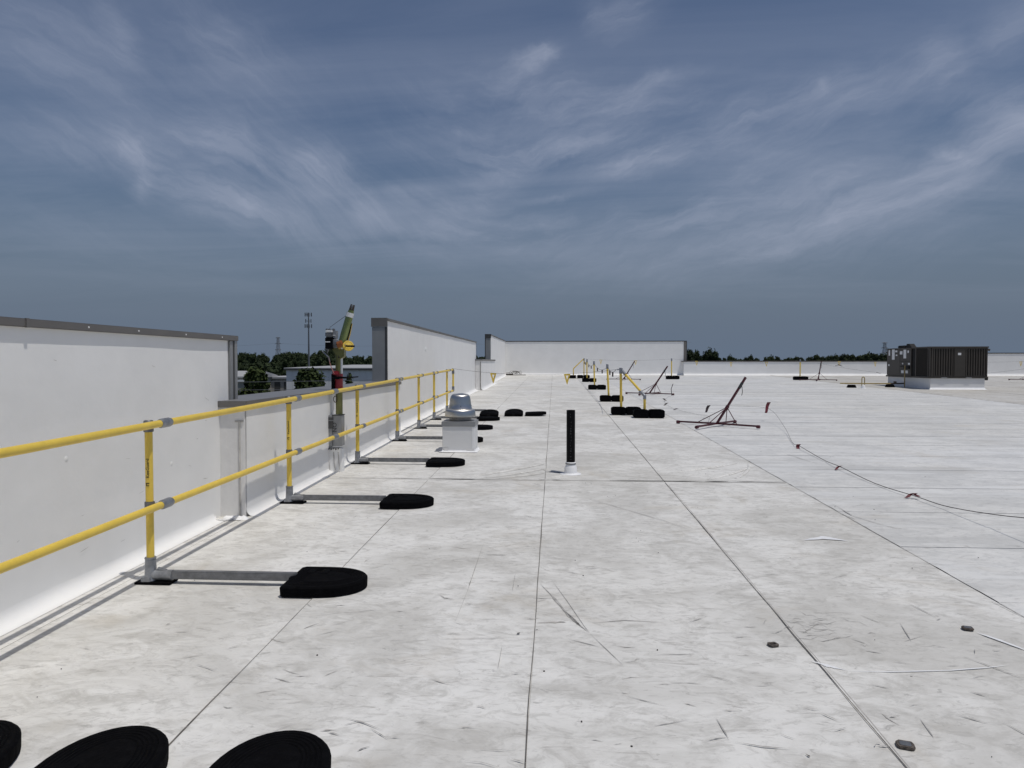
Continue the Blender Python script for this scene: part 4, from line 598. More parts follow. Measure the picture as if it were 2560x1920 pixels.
MB().box(XH+0.006, XH+0.014, 28.27, 28.31, 1.5, 2.32).build('corner_trim', M['trim'], w3)
m = MB(); m.lathe([(0.06, 0), (0.045, .008), (0.02, .02), (0.0001, .024)], n=12); o = m.build('membrane_patch', M['white'], w3, smooth=True); o.matrix_local = Matrix.Translation((XH+0.008, 17.1, 1.86)) @ Matrix.Rotation(R(90), 4, 'Y')

# 4 second low wall
w4 = empty('parapet_wall', (0,0,0), 'short low parapet section between the two farther tall walls on the left', 'wall')
Z4 = 1.665
MB().box(-3.37, XL, 27.95, 34.4, -0.4, Z4-.05).build('wall_core', M['wall'], w4)
face_sheet((XL, 27.96), (XL, 34.39), rz, Z4-.06, w4, 4)
fillet(XL, 27.95, 34.4, 0.1, seed=4).build('base_flashing', M['wall'], w4, smooth=True)
MB().box(-3.1, XL+.006, 27.93, 27.948, rz(28), Z4-.06).build('end_membrane', M['patch'], w4)
MB().tube([(-2.90, 27.92, rz(28)+.02), (-2.90, 27.92, Z4-.1)], 0.012, 6).build('sealant_bead', M['seam'], w4)
coping_y(w4, -3.39, XL, 27.9, 34.5, Z4, 0.06, 'coping', 'coping_top')

# 5 third high wall and the far wall
w5 = empty('parapet_wall', (0,0,0), 'farthest tall white parapet on the left, running up to the far corner', 'wall')
MB().box(-3.37, XH, 34.9, YB+0.25, -0.4, 2.86).build('wall_core', M['wall'], w5)
face_sheet((XH, 34.92), (XH, YB-.01), rz, 2.855, w5, 5)
fillet(XH, 34.5, YB, 0.12, seed=5).build('base_flashing', M['wall'], w5, smooth=True)
coping_y(w5, -3.38, XH+.004, 34.92, YB-.03, 2.91, 0.045)
MB().box(-3.40, XH+0.022, 34.86, 34.918, 2.72, 2.925).build('coping_end', M['trim'], w5)
MB().box(-3.38, XH+0.006, 34.875, 34.898, 0, 2.72).build('end_flashing', M['flash'], w5)
MB().box(-3.40, -3.36, 34.865, 34.90, 1.6, 2.72).build('corner_trim', M['trim'], w5)
w6 = empty('parapet_wall', (0,0,0), 'tall white parapet across the far end of the roof with dark cap', 'wall')
MB().box(XH+.002, 8.36, YB, YB+.25, -0.2, 2.85).build('wall_core', M['wall'], w6)
face_sheet((XH+.01, YB), (8.35, YB), rz, 2.845, w6, 6)
fillet_y(YB, XH, 8.3, 0.16, seed=6).build('base_flashing', M['wall'], w6, smooth=True)
for i in range(4):
    a = XH+.03+i*2.87; MB().box(a+.002, min(a+2.868, 8.42), YB-.03, YB+.28, 2.845, 2.90).build('coping_cap', M['trim'], w6)
MB().box(8.20, 8.36, YB-.025, YB-.007, 1.62, 2.845).build('corner_trim', M['coping'], w6)
MB().box(8.362, 8.40, YB-.02, YB+.26, 0, 2.845).build('end_flashing', M['trim'], w6)
w7 = empty('parapet_wall', (0,0,0), 'low white parapet across the far right of the roof, tree tops above it', 'wall')
MB().box(8.15, 25.2, YB-.28, YB+.2, -0.2, 1.56).build('wall_core', M['wall'], w7)
face_sheet((8.16, YB-.28), (25.1, YB-.28), rz, 1.555, w7, 7)
fillet_y(YB-.28, 8.15, 25.1, 0.17, seed=7).build('base_flashing', M['wall'], w7, smooth=True)
for i in range(6):
    a = 8.02+i*2.87; MB().box(a+.002, min(a+2.868, 25.25), YB-.31, YB+.23, 1.555, 1.615).build('coping_cap', M['coping'], w7)
w8 = empty('parapet_wall', (0,0,0), 'white parapet at the far right behind the brown rooftop unit', 'wall')
MB().box(25.26, 45.9, YB-.3, YB+.2, -0.2, 2.07).build('wall_core', M['wall'], w8)
face_sheet((25.26, YB-.3), (45.8, YB-.3), rz, 2.065, w8, 8)
fillet_y(YB-.3, 25.2, 45.8, 0.17, seed=8).build('base_flashing', M['wall'], w8, smooth=True)
for i in range(8):
    a = 25.2+i*2.6; MB().box(a+.002, a+2.598, YB-.33, YB+.23, 2.065, 2.12).build('coping_cap', M['trim'], w8)

# ---------------------------------------------------------------- beyond the roof
def leaves(rng, lobes, n, size, core=0.72, core_n=6):
    """crown of many small leaf faces spread through uneven lobes, with ragged cores"""
    m = MB()
    for (c, r) in lobes:
        vs = []; fs = []; a, b_ = 7, 5
        for i in range(b_+1):
            for k_ in range(a):
                th = 2*math.pi*k_/a; ph = math.pi*i/b_; q = core*rng.uniform(.75, 1.08)
                vs.append((c[0]+r[0]*q*math.sin(ph)*math.cos(th), c[1]+r[1]*q*math.sin(ph)*math.sin(th), c[2]+r[2]*q*math.cos(ph)))
        for i in range(b_):
            for k_ in range(a): fs.append((i*a+k_, i*a+(k_+1) % a, (i+1)*a+(k_+1) % a, (i+1)*a+k_))
        m.add(vs, fs)
    tot = sum(r[0]*r[2] for _, r in lobes)
    for (c, r) in lobes:
        for _ in range(int(n*r[0]*r[2]/tot)):
            v = Vector((rng.gauss(0,1), rng.gauss(0,1), rng.gauss(0,1))).normalized(); q = rng.uniform(0.68, 1.12)
            p = Vector((c[0]+v.x*r[0]*q, c[1]+v.y*r[1]*q, c[2]+v.z*r[2]*q))
            d1 = Vector((rng.gauss(0,1), rng.gauss(0,1), rng.gauss(0,.8))).normalized(); d2 = v.cross(d1)
            if d2.length < .05: continue
            d2.normalize(); s = size*rng.uniform(.6, 1.4)
            m.add([p-d1*s, p+d2*s*.55, p+d1*s, p-d2*s*.55], [(0,1,2,3)])
    return m
def crown_lobes(rng, R_, H_, z0, n):
    out = []
    for i in range(n):
        t = rng.random()**.8; a = rng.uniform(0, 2*math.pi); rad = R_*0.62*math.sqrt(rng.random())*(1.15-t*.75)
        rr = R_*rng.uniform(.32, .52)*(1.05-.35*t)
        out.append(((rad*math.cos(a), rad*math.sin(a), z0+H_*(.18+.68*t)), (rr, rr, rr*rng.uniform(.75, 1.1)*H_/(2*R_)*1.1)))
    return out
def tree(name, x, y, Rr, top, label, rng, nl=14, leaf=0.28, nleaf=1800, group=None, mat='leaf_n', trunk=0.3, cz=0.22):
    H = top-GZ; t = empty(name, (x, y, GZ), label, 'tree', group)
    m = MB(); m.tube([(0,0,-.3), (0.1,0,H*.3), (0.0,.1,H*.6), (0.15,0,H*.8)], [trunk, trunk*.8, trunk*.5, trunk*.25], 8)
    for i in range(5):
        a = rng.uniform(0, 6.28); h = H*rng.uniform(.3, .6); m.tube([(0,0,h), (math.cos(a)*Rr*.35, math.sin(a)*Rr*.35, h+H*.12), (math.cos(a)*Rr*.6, math.sin(a)*Rr*.6, h+H*.2)], [trunk*.4, trunk*.25, .03], 6)
    m.build('trunk', M['bark'], t, smooth=True)
    leaves(rng, crown_lobes(rng, Rr, H*(1-cz), H*cz, nl), nleaf, leaf).build('crown', M[mat], t)
    return t
rng = random.Random(5)
tree('broadleaf_tree', -38.7, 90, 3.0, 0.75, 'bushy green tree left of the hoist, nearest the tall wall end', rng, 26, 0.30, 5200, 'trees just beyond the low parapet', cz=.1)
tree('broadleaf_tree', -29.7, 85, 3.1, 0.95, 'bushy green tree right behind the hoist in front of the warehouse', rng, 28, 0.30, 5600, 'trees just beyond the low parapet', cz=.1)
tree('broadleaf_tree', -27.6, 95, 1.55, 0.42, 'small round tree against the pale warehouse wall, right of the hoist', rng, 9, 0.2, 1500, None, cz=.15)
tree('broadleaf_tree', -34.5, 78, 2.6, -3.2, 'low tree between the two bushy trees behind the parapet', rng, 14, 0.28, 2200, None, cz=.05)
tree('broadleaf_tree', -27.5, 70, 2.2, -2.3, 'low dark tree below the hoist handle', rng, 12, 0.26, 1800, None, cz=.05)

def wood(name, label, spots, seed, nleaf=130, leaf=0.75):
    rg = random.Random(seed); m = MB()
    for (x, y, Rr, top) in spots:
        H = (top-GZ)*1.06; lob = crown_lobes(rg, Rr, H, 0, 6)
        lob = [((c[0]+x, c[1]+y, c[2]+GZ), r) for c, r in lob]
        s = leaves(rg, lob, nleaf, leaf, 0.86); m.add(s.v, s.f)
    o = m.build(name, M['leaf'])
    return tag(o, label, 'wood', None, 'stuff')
def dirx(px, y):   # world x at distance y for a heading given as an azimuth in the survey photo
    a = math.atan((px-1280)/FPX)-yaw; return math.tan(a)*y
rg = random.Random(8); sp = []
def skyl(px):
    return 883+3.0*math.sin(px*.021)+2.2*math.sin(px*.057+1)+ (6 if px > 850 else 0) - (6 if 800 < px < 835 else 0)
for i in range(900):
    t = i/900; y = 640-430*t**1.15
    px = rg.uniform(-500, 1240)
    tp = skyl(px)+rg.uniform(-1.0, 3.0)+ max(0, (500-y))*0.115*rg.uniform(.8, 1.15)
    if y < 330 and 700 < px < 960: continue
    sp.append((dirx(px, y)+0, y, rg.uniform(3.2, 5.4), 1.55+(905-tp)/FPX*y))
for i in range(420):
    px = rg.uniform(-300, 1240); y = rg.uniform(560, 680); sp.append((dirx(px, y), y, rg.uniform(6, 8), 1.55+(905-skyl(px)-rg.uniform(0.5, 4))/FPX*y))
wood('distant_woodland', 'dark wooded hillside behind the parapet gap on the left', sp, 21)
sp = []
for i in range(420):
    px = rg.uniform(1240, 3600); y = rg.uniform(620, 900)
    sp.append((dirx(px, y), y, rg.uniform(5, 8), 1.55+(905-rg.uniform(897, 901.5))/FPX*y))
wood('distant_woodland', 'dark low tree line on the horizon beyond the far right parapet', sp, 22)
# single trees standing above that line (copies of three crowns)
protos = []
for i in range(3):
    t = empty('horizon_tree', (0,0,0), 'dark tree standing above the horizon line beyond the far right parapet', 'tree', 'trees along the horizon')
    MB().tube([(0,0,0), (0,0,8)], [.4,.2], 6).build('trunk', M['bark'], t)
    leaves(rg, crown_lobes(rg, 6.0, 12.5, 1.5, 11), 900, 0.62, 0.84).build('crown', M['leaf'], t); protos.append(t)
row = [(1800,896),(1814,898),(1826,894),(1838,897),(1868,896),(1880,894),(1893,898),(1914,896),(1930,895),(1946,894),(1972,897),(1990,897),(2004,896),(2022,895),(2040,893),(2056,894),(2072,892),
       (2088,893),(2104,891),(2118,889),(2130,892),(2146,891),(2160,890),(2176,889),(2188,887),(2200,888),(2214,890)]
used = [False]*3
def HL(i):
    ORD = ['first', 'second', 'third', 'fourth', 'fifth', 'sixth', 'seventh', 'eighth', 'ninth', 'tenth', 'eleventh', 'twelfth', 'thirteenth', 'fourteenth']
    return (ORD[i]+' horizon tree counted rightwards from the dark tree clump') if i < 14 else (ORD[26-i]+' horizon tree counted leftwards from the brown rooftop unit')
for i, (px, tp) in enumerate(row):
    j = i % 3; y = 420+((i*53) % 90); o = protos[j] if not used[j] else copy_tree(protos[j]); used[j] = True
    top = 1.55+(905-tp+0.5)/FPX*y; s = (top-GZ)/12.8
    o['label'] = HL(i)
    o.location = (dirx(px, y), y, GZ); o.scale = (s*rg.uniform(.62, .95)*(0.75 if px < 1950 else 1), s*.9, s); o.rotation_euler.z = rg.uniform(0, 6.28)
LB = [n_+' of the dark clump beside the far wall end' for n_ in ('leftmost tree', 'second tree from the left', 'third tree from the left', 'tallest rounded tree', 'second tree from the right', 'small rightmost tree')]
for i, (px, tp, rr) in enumerate(((1726, 876, 3.0), (1742, 875, 2.6), (1757, 879, 2.6), (1771, 873, 3.0), (1785, 876, 2.6), (1793, 885, 2.0))):
    y = 228+(i*7) % 12; 
    tree('broadleaf_tree', dirx(px, y), y, rr, 1.55+(905-tp)/FPX*y, LB[i], rng, 13, 0.34, 1700, 'clump of tall trees beside the far wall end', 'leaf')

def bld(name, label, x0, x1, y0, y1, zt, roofz=0.25, doors=()):
    b_ = empty(name, ((x0+x1)/2, y0, GZ), label, 'building'); hx = (x1-x0)/2; D = y1-y0; H = zt-GZ
    MB().box(-hx, hx, 0, D, 0, H-.3).build('wall', M['bldg'] if 'ware' in name else M['brick'], b_)
    m = MB(); m.add([(-hx-.3,-.3,H-.3),(hx+.3,-.3,H-.3),(hx+.3,D+.3,H-.3),(-hx-.3,D+.3,H-.3),(-hx-.3,-.3,H),(hx+.3,-.3,H),(hx+.3,D/2,H+roofz),(-hx-.3,D/2,H+roofz),(-hx-.3,D+.3,H),(hx+.3,D+.3,H)],
          [(0,1,5,4),(4,5,6,7),(7,6,9,8),(1,2,9,6,5),(0,4,7,8,3),(3,8,9,2),(0,3,2,1)]); m.build('roof', M['bldroof'], b_)
    return b_, hx, H
b_, hx, H = bld('warehouse', 'long pale grey warehouse with flat roof behind the trees and the hoist', -43, -28.3, 112, 190, 0.62, 0.35)
for i in range(15):
    MB().box(-hx+i*1.0, -hx+i*1.0+.94, -.05, -.005, 0, H-.34).build('wall_panel', M['bldg'], b_)
MB().box(hx-4.0, hx-.8, -.09, -.06, 0, 3.6).build('dock_door', M['bldroof'], b_)
MB().box(-hx-.32, hx+.32, -.36, -.31, H-.35, H-.12).build('gutter', M['trim'], b_)
for i in range(3): MB().box(hx-3.0+i*.9, hx-2.4+i*.9, 14, 14.6, H+.05, H+.75-.1*i).build('roof_vent', M['white'], b_)
bs, hx, H = bld('low_building', 'low building with a pale flat roof between the two bushy trees', -54.5, -48.9, 130, 142, -1.25, 0.05)
for i in range(3): MB().box(-hx+.5+i*1.8, -hx+1.6+i*1.8, -.05, -.004, H-2.6, H-.9).build('window', M['trim'], bs)
bs, hx, H = bld('low_building', 'small pale roofed building at the edge of the nearest tall wall', -60, -52.8, 120, 132, -0.95, 0.9)
MB().box(-hx, hx, -.5, -.34, H-.9, H-.55).build('awning', M['white'], bs)
def van(x, y, label):
    v = empty('parked_van', (x, y, GZ), label, 'van', 'vans parked by the warehouse')
    MB().add([(-2.4,-.9,.4),(2.4,-.9,.4),(2.4,.9,.4),(-2.4,.9,.4),(-2.4,-.85,2.1),(1.4,-.85,2.1),(1.4,.85,2.1),(-2.4,.85,2.1),(2.4,-.88,1.1),(2.4,.88,1.1)],
             [(0,3,2,1),(0,1,8,5,4),(3,7,6,9,2),(4,5,6,7),(5,8,9,6),(1,2,9,8),(0,4,7,3)]).build('body', M['white'], v, bevel=.06)
    for sx in (-1.5, 1.5):
        o = MB().lathe([(.34,-.12),(.34,.12)], n=12).build('wheel', M['rubber'], v); o.location = (sx, -.85, .36); o.rotation_euler = (R(90),0,0)
        o = MB().lathe([(.34,-.12),(.34,.12)], n=12).build('wheel', M['rubber'], v); o.location = (sx, .85, .36); o.rotation_euler = (R(90),0,0)
van(-29.6, 101, 'white van parked in front of the warehouse, right of the hoist')

# cell tower
ct = empty('cell_tower', (-87.7, 250, GZ), 'thin grey antenna mast with three tiers of antennas left of the hoist', 'tower')
MB().tube([(0,0,0), (0,0,10), (0,0,27.6)], [0.42, 0.34, 0.17], 10).build('mast', M['tower'], ct, smooth=True)
for tier, (zz, rr) in enumerate(((27.0, 1.15), (24.7, 1.0), (22.9, 1.2))):
    pf = MB()
    for a in range(3):
        th = a*2.094+.3; p = (math.cos(th)*rr*.8, math.sin(th)*rr*.8, zz); pf.tube([(0,0,zz), p], .05, 5)
        q = (-math.sin(th)*rr*.7, math.cos(th)*rr*.7); pf.tube([(p[0]-q[0], p[1]-q[1], zz), (p[0]+q[0], p[1]+q[1], zz)], .05, 5)
    pf = pf.build('antenna_platform', M['tower'], ct)
    for a in range(3):
        th = a*2.094+.3
        for s in ((-.65, 0, .65) if tier != 1 else (-.6,)):
            x = math.cos(th)*rr*.86 - math.sin(th)*rr*s; yv = math.sin(th)*rr*.86+math.cos(th)*rr*s
            MB().box(x-.13, x+.13, yv-.1, yv+.1, zz-.65, zz+.65).build('antenna', M['tower'], pf)
# lattice pylons
def pylon(x, y, top, label, wsc=1.0):
    t = empty('transmission_pylon', (x, y, GZ), label, 'pylon', 'power line pylons on the horizon'); H = top-GZ
    def wat(z): q = z/H; return (3.6*(1-q)**1.5+1.25)*wsc
    m = MB(); zs = [H*i/9 for i in range(10)]
    for sx in (-1, 1):
        for sy in (-1, 1):
            MB().tube([(sx*wat(z)*.9, sy*wat(z)*.9, z) for z in zs], .26*wsc, 4).build('leg', M['pylon'], t)
    for i in range(9):
        a, b2 = zs[i], zs[i+1]; wa_, wb = wat(a)*.9, wat(b2)*.9
        for sy in (-1, 1):
            m.tube([(-wa_, sy*wa_, a), (wb, sy*wb, b2)], .13*wsc, 3); m.tube([(wa_, sy*wa_, a), (-wb, sy*wb, b2)], .13*wsc, 3)
            m.tube([(sy*wa_, -wa_, a), (sy*wb, wb, b2)], .13*wsc, 3); m.tube([(-wb, sy*wb, b2), (wb, sy*wb, b2)], .12*wsc, 3)
    m.build('lattice', M['pylon'], t)
    for zz, hw in ((H*.995, 3.0), (H*.80, 4.2), (H*.60, 4.0)):
        m = MB(); m.tube([(-hw*wsc, 0, zz), (0, 0, zz+.6), (hw*wsc, 0, zz)], .2*wsc, 4); m.tube([(-hw*wsc, 0, zz), (0,0,zz-.8), (hw*wsc, 0, zz)], .2*wsc, 4)
        for s in (-1, 1): m.tube([(s*hw*wsc, 0, zz), (s*hw*wsc, 0, zz-1.8)], .16*wsc, 4)
        m.build('crossarm', M['pylon'], t)
pylon(-474.8, 1200, 44.0, 'tall lattice pylon rising above the woods, left of the antenna mast', 1.25)
pylon(-613.7, 1600, 25.0, 'small distant lattice pylon between the tall pylon and the antenna mast', 1.1)
pylon(541.2, 1200, 33.5, 'lattice pylon just left of the brown rooftop unit', 1.25)
def wire(name, pts, r, label, sag):
    out = []
    for (a, b2) in zip(pts[:-1], pts[1:]):
        for i in range(12):
            t = i/12; out.append((a[0]+(b2[0]-a[0])*t, a[1]+(b2[1]-a[1])*t, a[2]+(b2[2]-a[2])*t - sag*4*t*(1-t)))
    out.append(pts[-1]); o = MB().tube(out, r, 4).build(name, M['tower']); return tag(o, label, 'power line')
wire('power_line', [(-900, 1400, 34), (-474.8, 1200, 34), (-150, 1050, 30), (200, 1050, 30)], .09, 'distant wires between the horizon pylons on the left', 5)
wire('power_line', [(-60, 58, -0.10), (-12, 60, 0.10)], .016, 'upper thin wire passing in front of the trees beyond the parapet', .25)
wire('power_line', [(-60, 57, -0.90), (-12, 59, -0.55)], .016, 'lower thin wire passing in front of the trees beyond the parapet', .2)

# ================================================================== THINGS ON THE ROOF
def text_mesh(body, size, ext=0.0006):
    cu = bpy.data.curves.new('lettering', 'FONT'); cu.body = body; cu.size = size; cu.extrude = ext; cu.align_x = 'CENTER'; cu.align_y = 'CENTER'
    cu.resolution_u = 2; o = bpy.data.objects.new('tmp_text', cu); COL.objects.link(o)
    bpy.context.view_layer.update()
    me = bpy.data.meshes.new_from_object(o.evaluated_get(bpy.context.evaluated_depsgraph_get()))
    bpy.data.objects.remove(o); return me
def put_text(body, size, parent, mtx, mat='ink', name='lettering'):
    me = text_mesh(body, size); me.materials.clear(); me.materials.append(M[mat])
    o = bpy.data.objects.new(name, me); COL.objects.link(o); o.parent = parent; o.matrix_local = mtx; return o

# ---------------------------------------------------------------- guardrail
PX, RX = -2.69, -2.640
posts = [-0.45, 2.05, 4.56, 7.06, 9.58, 12.06, 14.01, 15.82, 17.75]
gr = empty('guardrail', (0,0,0), 'long yellow pipe guardrail with two rails and grey fittings along the left parapet', 'guardrail')
HR, HM = 1.065, 0.515
def rail(h, segs):
    for a, c in zip(segs[:-1], segs[1:]):
        MB().tube([(RX, a+.012, rz(a)+h), (RX, (a+c)/2, rz((a+c)/2)+h-0.002), (RX, c-.012, rz(c)+h)], 0.0245, 16).build('rail', M['yellow'], gr, smooth=True)
joints = [-2.0, 1.1, 5.78-1.1, 8.40, 11.9, 15.4, 18.45]
segT = [-2.0, 2.17, 4.68, 7.18, 8.42, 9.70, 12.18, 14.13, 15.0, 15.94, 18.42]
rail(HR, segT); rail(HM, segT)
clampm = None
for i, y in enumerate(posts):
    z0 = rz(y)
    po = MB().tube([(PX, y, z0+.10), (PX, y, z0+HR+.018)], 0.0245, 16).build('post', M['yellow'], gr, smooth=True)
    if i in (2, 3, 4):
        # printed maker's mark running up the post on the side facing the camera
        mt = Matrix.Translation((PX+0.004, y-0.0248, z0+0.775)) @ Matrix.Rotation(R(90), 4, 'X') @ Matrix.Rotation(R(90), 4, 'Z')
        put_text('KeeGuard', 0.031, po, mt)
        m = MB(); m.box(-.011, .011, -.001, .001, -.003, .003); m.box(-.011, .009, -.001, .001, -.018, -.014); m.box(-.011, -.007, -.001, .001, -.018, .003); 
        m.build('mark', M['ink'], po).matrix_local = Matrix.Translation((PX+0.003, y-0.0249, z0+0.675))
    # fittings: sleeve on the post and offset crossover sleeve on the rail
    for h in (HR, HM):
        f = MB()
        if h == HM: f.tube([(PX, y, z0+h-.036), (PX, y, z0+h+.036)], 0.0315, 14)
        else: f.lathe([(0.0315, -.05), (0.0315, .022), (0.026, .028), (.0001, .028)], (PX, y, z0+h), 14)
        f = f.build('clamp', M['galv_d'], gr, bevel=.003, smooth=True)
        c = MB().tube([(RX, y+.045, rz(y+.045)+h), (RX, y+.062, rz(y+.06)+h), (RX, y+.155, rz(y+.15)+h), (RX, y+.17, rz(y+.17)+h)], [0.027, 0.0325, 0.0325, 0.029], 16)
        c.tube([(PX+.004, y+.012, z0+h), (RX-.006, y+.075, z0+h)], 0.020, 10)
        c.build('sleeve', M['galv'], gr, smooth=True)
    # foot: cast elbow, rubber pad, square arm to the counterweight
    m = MB(); m.tube([(PX, y, z0+.022), (PX, y, z0+.06), (PX, y, z0+.165)], [0.046, 0.038, 0.034], 14)
    m.tube([(PX, y, z0+.165), (PX, y, z0+.178)], 0.037, 14)
    m.box(PX-.045, PX+.02, y-.045, y+.045, z0+.018, z0+.05)
    m.tube([(PX, y, z0+.058), (PX+.155, y, z0+.058)], 0.036, 10); m.tube([(PX+.05, y, z0+.10), (PX+.11, y, z0+.085)], 0.014, 6)
    m.build('foot_socket', M['galv'], gr, bevel=.003, smooth=True)
    MB().box(PX-.085, PX+.16, y-.055, y+.055, z0+.006, z0+.020).build('foot_pad', M['rubber'], gr, bevel=.003)
    end = -1.715
    MB().box(PX+.13, end+.02, y-.024, y+.024, z0+.036, z0+.088).build('arm', M['galv_d'], gr, bevel=.005)
for y in (8.42, 11.95, 15.42):
    for h in (HR, HM):
        MB().tube([(RX, y-.085, rz(y)+h), (RX, y-.07, rz(y)+h), (RX, y+.07, rz(y)+h), (RX, y+.085, rz(y)+h)], [.027, .0315, .0315, .027], 16).build('sleeve', M['galv'], gr, smooth=True)
y = 18.50
MB().tube([(RX, y, rz(y)+HM+.05), (RX, y, rz(y)+HR-.05)], .0245, 14).build('end_return', M['yellow'], gr, smooth=True)
for h, s in ((HR, -1), (HM, 1)):
    MB().tube([(RX, y-.10, rz(y)+h), (RX, y-.03, rz(y)+h), (RX, y, rz(y)+h+s*.03), (RX, y, rz(y)+h+s*.11)], .033, 12).build('elbow', M['galv_d'], gr, smooth=True)

# counterweights: D shaped rubber slabs, round end away from the arm
def cw_mesh():
    Lh, W, Hh = 0.50, 0.435, 0.072; outl = []
    flat = 0.20
    def shape(k):      # inset outline
        o_ = [(-Lh/2+k, -W/2+k+.02), (-Lh/2+k+.02, -W/2+k)]
        nn = 20; cx_ = -Lh/2+flat
        for i in range(nn+1):
            a = -math.pi/2+math.pi*i/nn; o_.append((cx_+(Lh-flat-k)*max(0, math.cos(a))**.92, (W/2-k)*math.sin(a)))
        o_ += [(-Lh/2+k+.02, W/2-k), (-Lh/2+k, W/2-k-.02)]
        return o_
    m = MB(); rings = [(0.0, .006), (-0.002, Hh-.012), (0.006, Hh-.003), (0.014, Hh)]
    z = Hh
    for j in range(5): rings += [(0.030+j*.017, Hh), (0.033+j*.017, Hh-.0035), (0.038+j*.017, Hh-.0035), (0.041+j*.017, Hh)]
    vs = []; fs = []; n = len(shape(0))
    for k, z in rings:
        for x, y_ in shape(k): vs.append((x, y_, z))
    for i in range(len(rings)-1):
        for q in range(n): fs.append((i*n+q, i*n+(q+1) % n, (i+1)*n+(q+1) % n, (i+1)*n+q))
    fs.append(tuple((len(rings)-1)*n+q for q in range(n))); fs.append(tuple(range(n))[::-1])
    m.add(vs, fs); return m
cwm = cw_mesh().mesh('counterweight'); cwm.materials.append(M['rubber2'])
hnd = MB(); hnd.box(-.17, -.12, .06, .15, .0715, .0755)
hndm = hnd.mesh('hand_grip', bevel=.001); hndm.materials.append(M['rubber'])
slot = MB().box(-.255, -.245, -.035, .035, .02, .069).mesh('arm_slot'); slot.materials.append(M['black'])
cw0 = empty('counterweight', (0,0,0), '', 'counterweight', 'black rubber counterweights')
inst('slab', cwm, cw0); inst('hand_grip', hndm, cw0); inst('hand_grip', hndm, cw0, (.09, 0, 0)); inst('arm_slot', slot, cw0)
first = True
def cw(x, y, rot, label, tilt=0):
    global first
    o = cw0 if first else copy_tree(cw0); first = False
    o.location = (x, y, rz(y)+.004+abs(tilt)*.25); o.rotation_euler = (math.atan(SL)*math.cos(rot), -math.atan(SL)*math.sin(rot) + tilt, rot); o['label'] = label
order = ['on the arm of the nearest guardrail post', 'on the arm of the second guardrail post', 'on the arm of the third guardrail post, before the vent',
         'nearest one peeking out right of the white vent curb', 'middle one of three peeking out right of the white vent curb', 'farthest of the side row, just below the cross row']
for i, y in enumerate(posts[2:8]): cw(-1.455 if i else -1.47, y-.025, 0, 'black rubber counterweight '+order[i])
cw(-1.43, posts[1]-.35, 0, 'black rubber counterweight by the camera on the guardrail arm') if False else None
near = ['round ended black rubber slab at the left edge of the picture bottom', 'middle one of the three black rubber slabs cut by the bottom edge', 'rightmost of the three black rubber slabs cut by the bottom edge']
for (x, y), lb in zip(((-2.225, 2.44), (-1.63, 2.43), (-1.01, 2.43)), near): cw(x, y, R(90), lb)
fl = ['rightmost one of the cross row beyond the vent, flat side left', 'second from the right in the cross row beyond the vent', 'third from the right in the cross row beyond the vent', 'leftmost one of the cross row, mostly hidden by the vent hood']
for (x, y, a, ti), lb in zip(((-.43, 17.0, 0, -.05), (-.95, 16.95, R(90), -.16), (-1.52, 16.75, R(90), -.16), (-2.08, 16.75, R(90), -.14)), fl): cw(x, y, a, 'black rubber counterweight '+lb, ti)

# ---------------------------------------------------------------- roof vent on its curb
VX, VY = -1.458, 11.0
vc = empty('exhaust_vent', (VX, VY, rz(VY)), 'shiny spun aluminium exhaust vent on a square white curb', 'roof vent')
h = .245
MB().box(-h, h, -h, h, -.01, .425).build('curb', M['curb'], vc, bevel=.008)
m = MB(); nn = 20
for (ax, s) in (('x', -1), ('x', 1), ('y', -1), ('y', 1)):
    rr = .030; row = [(0.003, rr*1.3)]+[(0.004+rr*(1-math.cos(math.pi/2*i/4)), rr*(1-math.sin(math.pi/2*i/4))+.006) for i in range(5)]+[(rr+.02, .006)]
    vs = []; 
    for e in (-1, 1):
        for d, z in row:
            a_ = h+d; vs.append((s*a_, e*a_, z) if ax == 'x' else (e*a_, s*a_, z))
    w = len(row); m.add(vs, [(i, i+1, w+i+1, w+i) for i in range(w-1)])
m.build('curb_flashing', M['white'], vc, smooth=True)
m = MB(); m.box(-h-.012, h+.012, -h-.012, h+.012, .395, .47); m.build('curb_cap', M['flash'], vc, bevel=.006)
MB().box(h-.035, h+.006, -h-.006, -h+.03, .02, .39).build('corner_lap', M['white'], vc, bevel=.004)
MB().box(-h+.02, -h+.09, -h-.006, -h, .02, .07).build('corner_patch', M['patch'], vc, bevel=.003)
MB().box(h-.12, h-.0, -h-.008, -h, .01, .06).build('corner_patch', M['patch'], vc, bevel=.003)
MB().lathe([(.185, .468), (.175, .475), (.175, .535), (.165, .54)], n=36).build('neck', M['alu_d'], vc, smooth=True)
MB().lathe([(.16, .53), (.232, .528), (.240, .534), (.240, .545), (.234, .612), (.222, .638), (.200, .650), (.178, .655)], n=48).build('wind_band', M['alu'], vc, smooth=True)
MB().lathe([(.176, .650), (.184, .652), (.182, .664), (.178, .668), (.168, .74), (.160, .80), (.148, .845), (.128, .872), (.095, .884), (.04, .890), (.0001, .891)], n=48).build('dome', M['alu'], vc, smooth=True)
for a in range(4):
    th = R(-80+a*90); MB().lathe([(.008, 0), (.007, .005), (.001, .006)], n=8).build('screw', M['galv_d'], vc).matrix_local = Matrix.Translation((.1765*math.cos(th), .1765*math.sin(th), .70)) @ Matrix.Rotation(th, 4, 'Z') @ Matrix.Rotation(R(90), 4, 'Y')

